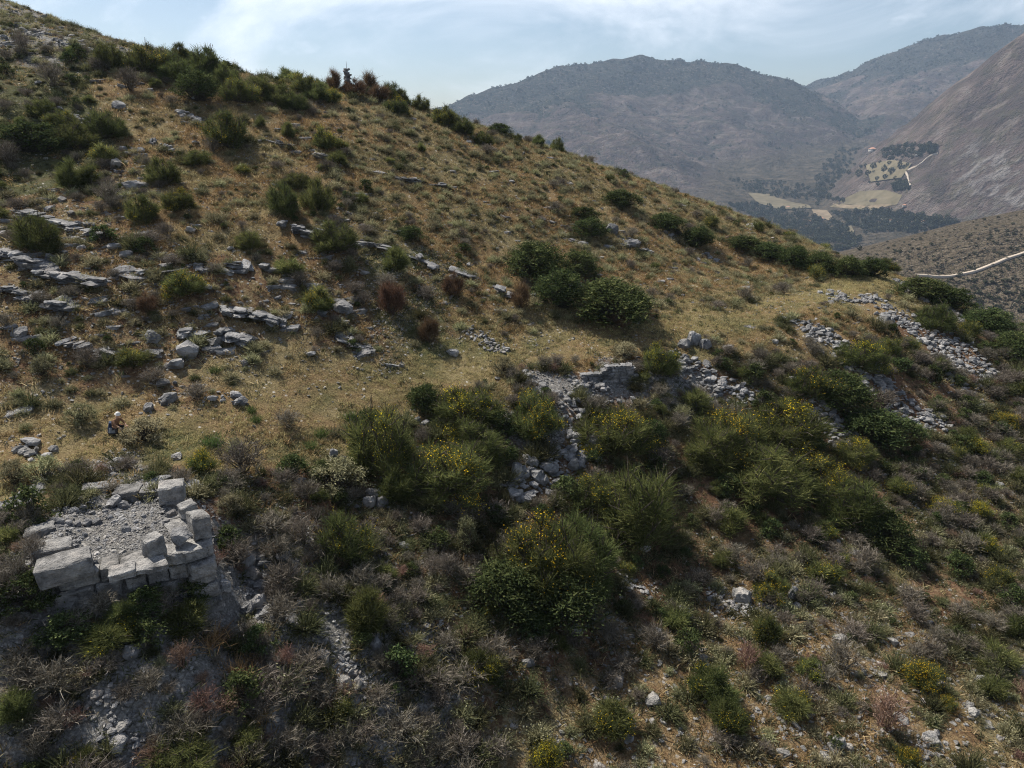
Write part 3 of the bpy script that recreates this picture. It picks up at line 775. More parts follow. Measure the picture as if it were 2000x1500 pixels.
# ---------------------------------------------------------------- labels that single things out
LANDMARKS = [(250, 1060, 'the ruined stone tower'), (228, 838, 'the crouching person'), (680, 145, 'the skyline cairn'), (300, 110, 'the skyline broom thicket'),
             (635, 265, "the upper ledge's flowering broom"), (740, 330, "the long upper ledge"), (440, 250, "the rubble-heap broom"), (600, 380, 'the broom clump in mid slope'),
             (140, 600, 'the stepped grey ledges'), (350, 535, "the curved ledge's broom"), (765, 590, 'the tallest russet shrub'), (840, 650, 'the round russet shrub'), (930, 550, "the pale gully ledge"),
             (1190, 600, 'the big dark evergreen thicket'), (1230, 460, 'the split boulders in mid slope'), (1600, 510, "the far evergreen hedge"), (1420, 540, 'the small flat outcrop'), (1180, 735, 'the dry stone wall'),
             (1280, 690, "the path-edge flowering broom"), (1360, 670, "the path-edge dark boulders"), (1780, 640, 'the long scree chute'), (1690, 680, "the scree-side yellow-tipped broom"), (1470, 820, 'the broad flowering broom mass'),
             (1050, 790, 'the round yellow broom'), (900, 900, 'the brooms below the path'), (1220, 950, "the rubble fan's brooms"), (1080, 1080, "the central green thicket"), (500, 900, 'the big grey bush'), (400, 890, 'the small bright yellow bush'),
             (650, 1050, "the pale scrub boulders"), (440, 1260, 'the straw tussocks'), (340, 1450, "the bottom-edge green bush"), (680, 1300, 'the gravel streak'), (950, 1300, "the flower-dotted bush"), (1450, 1160, 'the white boulder'),
             (1650, 1150, 'the bare red patch'), (1500, 1350, "the long-shadowed shrub pair"), (1800, 1310, 'the orange-yellow bush'), (1720, 1380, 'the large brown bush'), (1920, 1330, 'the dark boulder'), (1650, 1460, "the bottom-edge white stones"),
             (1900, 850, "the far slope's yellow bush"), (1840, 1000, 'the orange-flowered bushes'), (1620, 940, 'the pale-flowered broom'), (1950, 1150, "the edge's dense scrub"), (1620, 840, 'the small scree patch'), (80, 60, "the pale summit slabs"), (100, 200, "the dark summit scrub"),
             (420, 770, 'the small rubble hollow'), (250, 350, "the upper grey boulders"), (900, 380, 'the open upper slope'), (1300, 400, 'the upper right shoulder'), (30, 830, "the path's grassy end"), (60, 1300, 'the dark corner scrub')]
_LM = np.array([(a, b) for a, b, _ in LANDMARKS], float)
ORD = ['first', 'second', 'third', 'fourth', 'fifth', 'sixth', 'seventh', 'eighth', 'ninth', 'tenth', 'eleventh', 'twelfth', 'thirteenth', 'fourteenth', 'fifteenth', 'sixteenth', 'seventeenth', 'eighteenth', 'nineteenth', 'twentieth', 'twenty-first', 'twenty-second', 'twenty-third', 'twenty-fourth']
pending = []       # (object, look, noun, px, py)
def later(o, look, px, py): pending.append((o, look, px, py))
def resolve_labels():
    cells = {}
    for (o, look, px, py) in pending:
        d = np.hypot(_LM[:, 0] - px, (_LM[:, 1] - py) * 1.3); j = int(np.argmin(d)); dx, dy = px - _LM[j, 0], py - _LM[j, 1]
        near = 'just ' if d[j] < 62 else ''
        rel = ('left of' if dx < 0 else 'right of') if abs(dx) > abs(dy) * 1.25 else ('above' if dy < 0 else 'below')
        cells.setdefault((look, near + rel + ' ' + LANDMARKS[j][2]), []).append((px, o))
    for (look, where), lst in cells.items():
        lst.sort(key=lambda t: t[0])
        for i, (px, o) in enumerate(lst):
            if len(lst) == 1: lab = f'{look} {where}'
            elif len(lst) == 2: lab = f'{look} {where}, {"leftmost" if i == 0 else "rightmost"} of two'
            elif i < len(ORD): lab = f'{look} {where}, {ORD[i]} from left'
            else: lab = f'{look} {where}, far along to the right'
            o['label'] = lab

# ---------------------------------------------------------------- scattered stuff: copies on points
def scatter(name, protos, P, rot, scl, idx, label, kind='stuff'):
    P = np.asarray(P, np.float32)
    me = bpy.data.meshes.new(name); me.vertices.add(len(P)); me.vertices.foreach_set('co', P.ravel())
    set_attr(me, 'rot', rot, 'FLOAT_VECTOR'); set_attr(me, 'scl', scl, 'FLOAT_VECTOR')
    a = me.attributes.new('idx', 'INT', 'POINT'); a.data.foreach_set('value', np.asarray(idx, np.int32))
    pc = bpy.data.collections.new(name + '_shapes')
    for i, m in enumerate(protos):
        po = bpy.data.objects.new(f'{name}_shape_{i:02d}', m); pc.objects.link(po)
    ng = bpy.data.node_groups.new(name + '_scatter', 'GeometryNodeTree')
    ng.interface.new_socket('Geometry', in_out='INPUT', socket_type='NodeSocketGeometry')
    ng.interface.new_socket('Geometry', in_out='OUTPUT', socket_type='NodeSocketGeometry')
    gi = ng.nodes.new('NodeGroupInput'); go = ng.nodes.new('NodeGroupOutput')
    ip = ng.nodes.new('GeometryNodeInstanceOnPoints'); ci = ng.nodes.new('GeometryNodeCollectionInfo')
    ci.inputs['Collection'].default_value = pc; ci.inputs['Separate Children'].default_value = True; ci.inputs['Reset Children'].default_value = True
    ip.inputs['Pick Instance'].default_value = True
    def att(nm, dt):
        n = ng.nodes.new('GeometryNodeInputNamedAttribute'); n.data_type = dt; n.inputs['Name'].default_value = nm
        return [s for s in n.outputs if s.enabled and s.name == 'Attribute'][0]
    ng.links.new(gi.outputs[0], ip.inputs['Points']); ng.links.new(ci.outputs[0], ip.inputs['Instance'])
    ng.links.new(att('idx', 'INT'), ip.inputs['Instance Index']); ng.links.new(att('rot', 'FLOAT_VECTOR'), ip.inputs['Rotation']); ng.links.new(att('scl', 'FLOAT_VECTOR'), ip.inputs['Scale'])
    ng.links.new(ip.outputs[0], go.inputs[0])
    o = bpy.data.objects.new(name, me); link(o)
    md = o.modifiers.new('scatter', 'NODES'); md.node_group = ng
    return tag(o, label, None, None, kind)
# ---------------------------------------------------------------- the ruined tower
def ground_at(px, py):
    for k_ in range(60):
        q = G(px, py + k_ * 3)
        if q is not None and q[1] < 165: return q
    return np.array([0, 60, 0.0])
M_FLOORG = None
tower = bpy.data.objects.new('ruined_tower', None); tower.location = (rc[0], rc[1], RUIN_Z - 0.3); link(tower)
tag(tower, 'ruined tower of large squared grey limestone blocks with a gravel floor', 'ruin')
TI = Vector((-rc[0], -rc[1], -(RUIN_Z - 0.3)))
fyaw = math.atan2(fd[1], fd[0])
rr_ = np.random.default_rng(91)
def block(c, size, yaw, tilt=(0, 0), name='stone_block', proto=None, lab=None):
    me = BLOCKS[int(rr_.integers(len(BLOCKS)))] if proto is None else proto
    o = obj(name, me, None, tower, Vector(c) + TI, (tilt[0], tilt[1], yaw), size)
    if lab: o['label'] = lab
    return o
def wall_run(a, b, ztops, heights, depth, seed, lmin=.95, lmax=1.75, stagger=.4):
    """courses of blocks between plan points a and b, from the top course down"""
    rg = np.random.default_rng(seed); a, b = np.array(a), np.array(b); L = np.linalg.norm(b - a); d = (b - a) / L; nrm = np.array([-d[1], d[0]]); yaw = math.atan2(d[1], d[0])
    z = ztops
    for ci, h in enumerate(heights):
        s = -rg.uniform(0, stagger) if ci % 2 else 0.0
        while s < L - .25:
            l = min(rg.uniform(lmin, lmax), L - s + .12); 
            if l < .3: break
            m = a + d * (s + l / 2) + nrm * (depth / 2 + rg.normal() * .035 + .02 * ci * -1)
            hh = h * rg.uniform(.93, 1.0)
            block((m[0], m[1], z - h + hh / 2), (l - .05, depth * rg.uniform(.88, 1.08), hh - .03), yaw + rg.normal() * .03, (rg.normal() * .025, rg.normal() * .025))
            s += l
        z -= h
fl, fr, br, bl = (ruin[q][:2] for q in ('fl', 'fr', 'br', 'bl'))
ZT = RUIN_Z - .18
wall_run(fl, fr, ZT, [.5, .55, .5, .55, .6], .85, 5, .55, 1.3)
wall_run(fr, br + (br - fr) * .12, ZT, [.45, .5, .5, .5], .8, 6, .55, 1.2)
wall_run(bl, fl + (bl - fl) * 0.02, ZT, [.5, .52, .55, .5], .8, 7, .55, 1.2)
def top(px, py, z): return lvl(px, py, (z - CAM_Z) / S) * S
PXM = 25.8 / FPX
def set_block(px, py, zc, wpx, dep, h, yaw, tilt=(0, 0), proto=None):
    c = top(px, py, zc); block((c[0], c[1], zc), (wpx * PXM, dep, h), yaw, tilt, proto=proto)
ryaw = math.atan2(*(br - fr)[::-1]); lyaw = math.atan2(*(bl - fl)[::-1])
set_block(127, 1108, ZT + .33, 84, .95, .68, fyaw + .02, (.02, .0))
set_block(104, 1078, ZT + .30, 62, .85, .62, fyaw - .06)
set_block(80, 1044, ZT + .24, 34, .9, .55, lyaw + .1, (.03, .02))
set_block(240, 1116, ZT + .08, 44, .6, .26, fyaw + .04, (.02, -.03))
set_block(290, 1104, ZT + .05, 60, .7, .2, fyaw - .02, (.03, -.02))
set_block(300, 1066, ZT + .36, 33, .58, .72, fyaw + .35)
set_block(352, 1046, ZT + .30, 36, .7, .62, fyaw + .5, (.15, -.1), BOULD[2])
set_block(388, 1024, ZT + .40, 52, .55, .85, ryaw, (.12, .1))
set_block(366, 994, ZT + .22, 30, .6, .45, ryaw + .2)
set_block(336, 960, ZT + .42, 50, .8, .72, fyaw - .05, (.02, .03))
set_block(338, 982, ZT + .02, 34, .7, .36, fyaw + .1)
set_block(312, 938, ZT + .22, 26, 1.1, .42, ryaw + .1, (.1, .12), BOULD[1])
set_block(188, 957, ZT + .22, 54, .6, .46, fyaw - .18)
set_block(251, 962, ZT + .20, 52, .75, .42, fyaw - .22, (.04, .02))
set_block(293, 961, ZT + .16, 38, .7, .34, fyaw - .2, (-.05, .05))
set_block(153, 958, ZT + .12, 20, .5, .3, fyaw + .4)
# gravel and earth packed inside the walls
# fallen stones on the tower floor, each a thing
floor_rocks = [(105, 1018, 16), (118, 1022, 20), (134, 1024, 18), (150, 1027, 22), (170, 1025, 24), (190, 1021, 22), (110, 1000, 18), (128, 995, 14), (143, 1001, 20), (160, 993, 16), (242, 990, 26), (246, 1036, 20),
               (215, 1012, 14), (95, 990, 15), (84, 1002, 13), (180, 1003, 14), (205, 1000, 12), (270, 985, 13), (190, 1055, 12), (195, 1072, 12), (145, 1060, 13), (165, 1045, 12), (282, 1010, 12), (265, 1020, 10), (185, 1099, 12), (335, 1008, 26), (325, 1020, 14), (230, 905, 24), (205, 915, 22), (250, 915, 18), (222, 930, 16), (262, 905, 12), (275, 920, 14), (60, 985, 22), (40, 970, 20), (20, 990, 22), (55, 1005, 24), (30, 1012, 26), (8, 1000, 20)]
hand_rocks = [(x, y, w, w * .62, 'angular grey stone') for (x, y, w) in floor_rocks]
ROCK_USED = []
def place_rock(px, py, wpx, hpx, look, proto=None, yaw=None, tilt=None, name='rock', label=None, sink=.28):
    q = ground_at(px, py); dep = project(q)[2]; m = dep / FPX
    rg = np.random.default_rng(int(px * 7 + py * 13))
    me = proto if proto is not None else BOULD[int(rg.integers(len(BOULD)))]
    w = wpx * m; h = hpx * m * 1.0
    nrm = HILL.normal(q[0], q[1])
    rot = (Vector(nrm).to_track_quat('Z', 'Y').to_euler('XYZ'))
    e = Euler((rot.x * .5 + rg.normal() * .1, rot.y * .5 + rg.normal() * .1, rg.uniform(0, 6.28) if yaw is None else yaw))
    o = obj(name, me, None, None, (q[0], q[1], q[2] + h * (.5 - sink)), e, (w, w * rg.uniform(.7, 1.0) if yaw is None else w * .55, h / .72))
    tag(o, label, 'rock', 'loose rocks on the hillside')
    if label is None: later(o, look, px, py)
    ROCK_USED.append((q[0], q[1]))
    return o
for (x, y, w, h, lk) in hand_rocks: place_rock(x, y, w, h, lk)

# other singular boulders
for (x, y, w, h, lk, pale) in [(1355, 668, 34, 30, 'dark square boulder', 0), (1338, 676, 34, 20, 'dark low boulder', 0), (1376, 678, 24, 22, 'dark flat-topped boulder', 0), (1447, 1170, 55, 38, 'large white boulder with a pit', 1),
                               (1203, 1336, 42, 32, 'round grey boulder', 1), (1330, 1195, 34, 26, 'grey boulder', 0), (1915, 1335, 42, 30, 'dark faceted boulder', 0), (1635, 1455, 42, 34, 'white pointed stone', 1), (1658, 1462, 26, 24, 'white stone', 1),
                               (1548, 1165, 30, 42, 'leaning grey slab', 0), (1556, 1190, 26, 26, 'split grey stone', 0), (1907, 1285, 28, 16, 'white flat stone', 1), (1720, 1300, 26, 18, 'white stone', 1), (1828, 1435, 20, 20, 'bluish stone', 1),
                               (1900, 1395, 28, 26, 'pale stone', 1), (730, 970, 30, 26, 'pale square boulder', 1), (745, 965, 26, 16, 'pale boulder', 1), (722, 985, 26, 24, 'white faceted boulder', 1), (748, 985, 28, 26, 'grey boulder', 0), (586, 945, 22, 20, 'grey rounded boulder', 0),
                               (673, 1342, 30, 28, 'grey faceted boulder', 1), (700, 1338, 18, 24, 'upright grey stone', 1), (735, 1265, 26, 30, 'grey stone', 0), (635, 1290, 16, 18, 'white stone', 1), (255, 1280, 38, 26, 'grey boulder', 0), (237, 1425, 26, 18, 'pale stone', 1), (190, 1360, 22, 20, 'pale stone', 1),
                               (230, 1455, 40, 22, 'flat grey slab', 0), (485, 1100, 34, 34, 'large tumbled block', 0), (495, 1125, 34, 22, 'pale tumbled block', 1), (508, 1190, 40, 52, 'long fallen slab', 0), (485, 1195, 30, 34, 'fallen block', 0), (520, 1150, 22, 22, 'fallen block', 1), (505, 1168, 20, 16, 'fallen stone', 1), (440, 1148, 28, 24, 'grey fallen block', 0), (470, 1095, 22, 18, 'fallen stone', 0),
                               (1160, 870, 36, 30, 'big pale broken block', 1), (1120, 915, 22, 30, 'upright grey block', 1), (1135, 910, 18, 26, 'grey block', 0), (1070, 915, 28, 20, 'tilted slab', 0), (1050, 935, 26, 28, 'grey tumbled slab', 0), (1040, 905, 26, 20, 'grey slab', 0), (1030, 900, 20, 20, 'pale block', 1), (1015, 965, 18, 12, 'pale stone', 1), (1010, 925, 24, 34, 'long grey slab', 0), (1060, 940, 24, 20, 'grey block', 0),
                               (290, 800, 30, 18, 'round grey boulder', 0), (328, 785, 34, 26, 'dark grey boulder', 0), (300, 663, 34, 24, 'rounded grey boulder', 0), (365, 690, 46, 30, 'long dark boulder', 0), (345, 715, 34, 22, 'dark sloping slab', 0), (420, 672, 26, 20, 'white broken stone', 1), (478, 712, 16, 14, 'white stone', 1), (488, 703, 14, 12, 'white stone', 1), (40, 655, 36, 20, 'grey stepped boulder', 0),
                               (222, 485, 28, 14, 'grey flat boulder', 0), (247, 500, 28, 14, 'grey flat boulder', 0), (372, 452, 24, 16, 'pale boulder', 1), (262, 368, 48, 20, 'grey squared boulder', 0), (228, 325, 26, 20, 'white-flecked boulder', 1), (232, 208, 30, 12, 'dark flat slab', 0), (670, 605, 44, 22, 'layered oval boulder', 0), (885, 692, 24, 16, 'grey boulder', 0), (1195, 455, 28, 24, 'grey split boulder', 0), (1232, 480, 40, 16, 'flat-topped grey boulder', 0), (1140, 480, 20, 12, 'grey slab', 0),
                               (60, 865, 40, 14, 'long grey slab', 0), (50, 885, 24, 14, 'white stone', 1), (105, 880, 18, 14, 'white stone', 1), (850, 920, 0, 0, '', 0), (1010, 560, 0, 0, '', 0), (705, 848, 20, 16, 'grey stone', 0), (830, 832, 22, 18, 'grey boulder', 0), (815, 822, 18, 12, 'grey stone', 0), (652, 890, 20, 20, 'dark boulder', 0), (672, 900, 16, 14, 'pale stone', 1), (345, 895, 24, 14, 'pale flat stone', 1), (1727, 632, 26, 26, 'dark domed boulder', 0), (1774, 575, 14, 14, 'dark boulder', 0)]:
    if w == 0: continue
    if x > 1100 and y > 1100: w, h = w * .72, h * .72
    rg = np.random.default_rng(int(x * 3 + y)); pr = (BOULD_P if pale else BOULD)
    place_rock(x, y, w, h, lk, pr[int(rg.integers(len(pr)))], name='boulder')

# ---------------------------------------------------------------- limestone ledges
LEDGES = [([(508, 266), (560, 282), (600, 298)], .55, 'pale-topped ledge under the flowering broom on the upper slope'), ([(592, 296), (640, 308)], .75, 'blocky ledge directly below the flowering broom of the upper slope'), ([(690, 322), (745, 336), (800, 350), (868, 362)], .55, 'long grey ledge running down to the right across the upper slope'),
          ([(0, 492), (50, 512), (105, 532)], .8, 'dark ledge at the left picture edge, upper of two'), ([(50, 508), (120, 532), (195, 552)], .7, 'dark bedded ledge joining the upper left ledge'), ([(0, 560), (70, 574), (145, 594)], .6, 'dark ledge at the left picture edge, lower of two'),
          ([(232, 515), (268, 538)], .45, 'short pale ledge at the left end of the curved outcrop'), ([(266, 534), (315, 524), (358, 518)], .6, 'curved bedded ledge behind the flowering broom'), ([(372, 516), (430, 524), (470, 534)], .35, 'low ledge to the right of the curved outcrop'), ([(456, 512), (525, 520)], .75, 'stacked thin-bedded outcrop in the middle of the left slope'),
          ([(28, 408), (70, 416), (105, 424)], .45, 'pale tilted ledge above the left broom, upper'), ([(105, 430), (150, 440), (205, 452)], .4, 'pale tilted ledge of flat slabs above the left broom, lower'), ([(548, 440), (590, 452), (628, 462)], .95, 'dark high outcrop beneath the mid-slope broom clump'), ([(695, 472), (760, 482)], .6, 'dark-fronted ledge to the right of the mid-slope brooms'),
          ([(775, 490), (815, 500), (850, 520)], .55, 'broken ledge above the russet shrubs'), ([(880, 526), (915, 538), (945, 556)], .7, 'pale ledge behind the russet shrubs'), ([(965, 562), (995, 575)], .75, 'blunt ledge end beside the dark thicket'), ([(440, 600), (500, 610), (560, 632)], .7, 'ledge with white top blocks in the left middle slope'), ([(355, 650), (430, 646), (480, 660)], .7, 'grey rounded ledge across the left middle slope'),
          ([(130, 664), (175, 672), (218, 684)], .45, 'broken low ledge of the lower left slope'), ([(655, 652), (690, 664), (722, 672)], .4, 'low dark ledge above the gully'), ([(680, 690), (722, 680)], .35, 'small tilted ledge above the gully'), ([(745, 700), (785, 708)], .3, 'small rubble ledge above the path'), ([(1098, 458), (1140, 478)], .4, 'tilted slab ledge under the small evergreen'), ([(1180, 450), (1212, 464)], .6, 'blocky ledge in the middle of the right slope'),
          ([(1212, 474), (1268, 488)], .55, 'flat-topped ledge in the middle of the right slope'), ([(1380, 530), (1430, 545), (1452, 556)], .35, 'flat pale outcrop on the grassy shoulder'), ([(1285, 600), (1330, 612)], .2, ''), ([(1050, 420), (1080, 432)], .3, 'small ledge at the foot of the open upper slope'), ([(930, 395), (985, 418)], .3, 'low thin ledge on the open upper slope'),
          ([(700, 300), (750, 312)], .22, 'thin flat slabs right of the flowering broom'), ([(130, 80), (185, 95)], .25, 'pale slabs below the summit line'), ([(60, 55), (110, 68)], .25, 'pale slabs near the summit'), ([(1440, 630), (1490, 640)], .3, 'low ledge beside the far end of the path')]
for li, (pts, ht, lab) in enumerate(LEDGES):
    if not lab: continue
    rg = np.random.default_rng(600 + li)
    P = [ground_at(*q) for q in pts]
    root = bpy.data.objects.new('rock_ledge', None); root.location = tuple(P[0]); link(root); tag(root, 'limestone ' + lab if not lab.startswith(('pale', 'dark', 'long', 'short', 'curved', 'low', 'stacked', 'broken', 'blunt', 'ledge', 'grey', 'small', 'tilted', 'blocky', 'flat', 'thin')) else lab, 'rock ledge', 'limestone ledges of the hillside')
    for a, b in zip(P[:-1], P[1:]):
        L = np.linalg.norm(b[:2] - a[:2]); d = (b - a)[:2] / L; yaw = math.atan2(d[1], d[0]); s = 0
        while s < L:
            l = rg.uniform(.25, .95) * (.75 + ht * .5)
            m = a + (b - a) * min((s + l / 2) / L, 1)
            if rg.random() < .12: s += l * rg.uniform(.5, 1.2); continue
            nl = max(1, (1 if ht < .4 else (3 if ht < .7 else 4)) + int(rg.integers(-1, 2)))
            z0 = HILL.h(m[0], m[1]) - rg.uniform(.22, .42)
            for j in range(nl):
                h = ht / max(nl, 3 if ht > .4 else 1) * rg.uniform(.45, 1.05); off = rg.normal() * .22 - j * .14
                o = obj('slab', SLABS[int(rg.integers(len(SLABS)))], None, root, Vector((m[0] + d[1] * -off * -1, m[1] + d[0] * (-off) * -1, z0 + h * .5)) - Vector(P[0]),
                        (rg.normal() * .09 + .04, rg.normal() * .08 + math.atan2(-(b - a)[2], L), yaw + rg.normal() * .22), (l * rg.uniform(.6, 1.25), rg.uniform(.4, 1.2), h * rg.uniform(.8, 1.5)))
                z0 += h
            s += l * .92

# ---------------------------------------------------------------- dry stone wall at the path edge
A_, B_ = ground_at(1138, 742), ground_at(1232, 742)
wroot = bpy.data.objects.new('dry_stone_wall', None); wroot.location = tuple((A_ + B_) / 2); link(wroot)
tag(wroot, 'collapsed dry stone retaining wall of small grey stones below the path', 'stone wall')
rg = np.random.default_rng(77); Lw = np.linalg.norm((B_ - A_)[:2]); dw = (B_ - A_)[:2] / Lw; zb = min(A_[2], B_[2]) - .2
for row in range(6):
    s = -rg.uniform(0, .2)
    while s < Lw:
        l = rg.uniform(.22, .5)
        if not (row > 3 and s < Lw * .35):
            m = A_[:2] + dw * (s + l / 2)
            o = obj('stone', SLABS[int(rg.integers(len(SLABS)))], None, wroot, Vector((m[0], m[1] + row * .03 + rg.normal() * .03, zb + row * .2 + .1)) - wroot.location,
                    (rg.normal() * .06, rg.normal() * .06, math.atan2(dw[1], dw[0]) + rg.normal() * .12), (l, .55, .2))
        s += l

# ---------------------------------------------------------------- cairn on the skyline
q = ground_at(680, 160)
mpp = project(q)[2] / FPX
top_z = at(680, 134, q[1])[2]
croot = bpy.data.objects.new('cairn', None); croot.location = tuple(q); link(croot)
tag(croot, 'narrow cairn of stacked dark stones with a thin rod on the skyline', 'cairn')
rg = np.random.default_rng(5); z = -.1; Hc = top_z - q[2]
while z < Hc:
    t = z / Hc; w = (11 * mpp) * (1.15 if t < .15 else .8 + .45 * math.sin(min(t, 1) * 2.6))
    for kx in range(2 if t > .8 else 3):
        h = rg.uniform(.13, .2)
        o = obj('stone', BOULD[int(rg.integers(len(BOULD)))], None, croot, (rg.normal() * w * .2, rg.normal() * w * .2, z + .08), (rg.normal() * .2, rg.normal() * .2, rg.uniform(0, 6)), (w * rg.uniform(.55, .8), w * rg.uniform(.5, .7), .3))
    z += .17
acc = Acc(); tube(acc, [(0, 0, Hc - .1), (.02, 0, Hc + .35), (.0, 0, Hc + .7)], .022, .012, 0, 5)
obj('rod', acc.build('rod', M_BARK), None, croot)

# ---------------------------------------------------------------- shrubs placed one by one
PLANT = {'B': ('broom_shrub', 'shrub', BROOMS), 'F': ('broom_shrub', 'shrub', BROOMS_F), 'E': ('evergreen_shrub', 'shrub', EVERS), 'R': ('russet_shrub', 'shrub', BROOM_RUST),
         'G': ('dry_shrub', 'shrub', GREYS), 'P': ('faded_shrub', 'shrub', PINKS), 'C': ('cushion_shrub', 'shrub', CUSH_BIG), 'T': ('green_tussock', 'tussock', TUSS), 'W': ('straw_tussock', 'tussock', STRAWS)}
LOOK = {'B': 'green rush-like broom', 'F': 'green broom with yellow flowers', 'E': 'dark green leafy evergreen bush', 'R': 'russet dry broom', 'G': 'leafless grey bush', 'P': 'faded pinkish-brown bush', 'C': 'grey-green rounded cushion shrub', 'T': 'fresh green tussock', 'W': 'straw-coloured tussock'}
GRP = {'B': 'broom shrubs on the hillside', 'F': 'broom shrubs on the hillside', 'E': 'evergreen bushes on the hillside', 'R': 'russet shrubs on the slope', 'G': 'dry grey bushes', 'P': 'faded bushes at the bottom', 'C': 'cushion shrubs on the slope', 'T': 'green tussocks by the path', 'W': 'straw tussocks below the tower'}
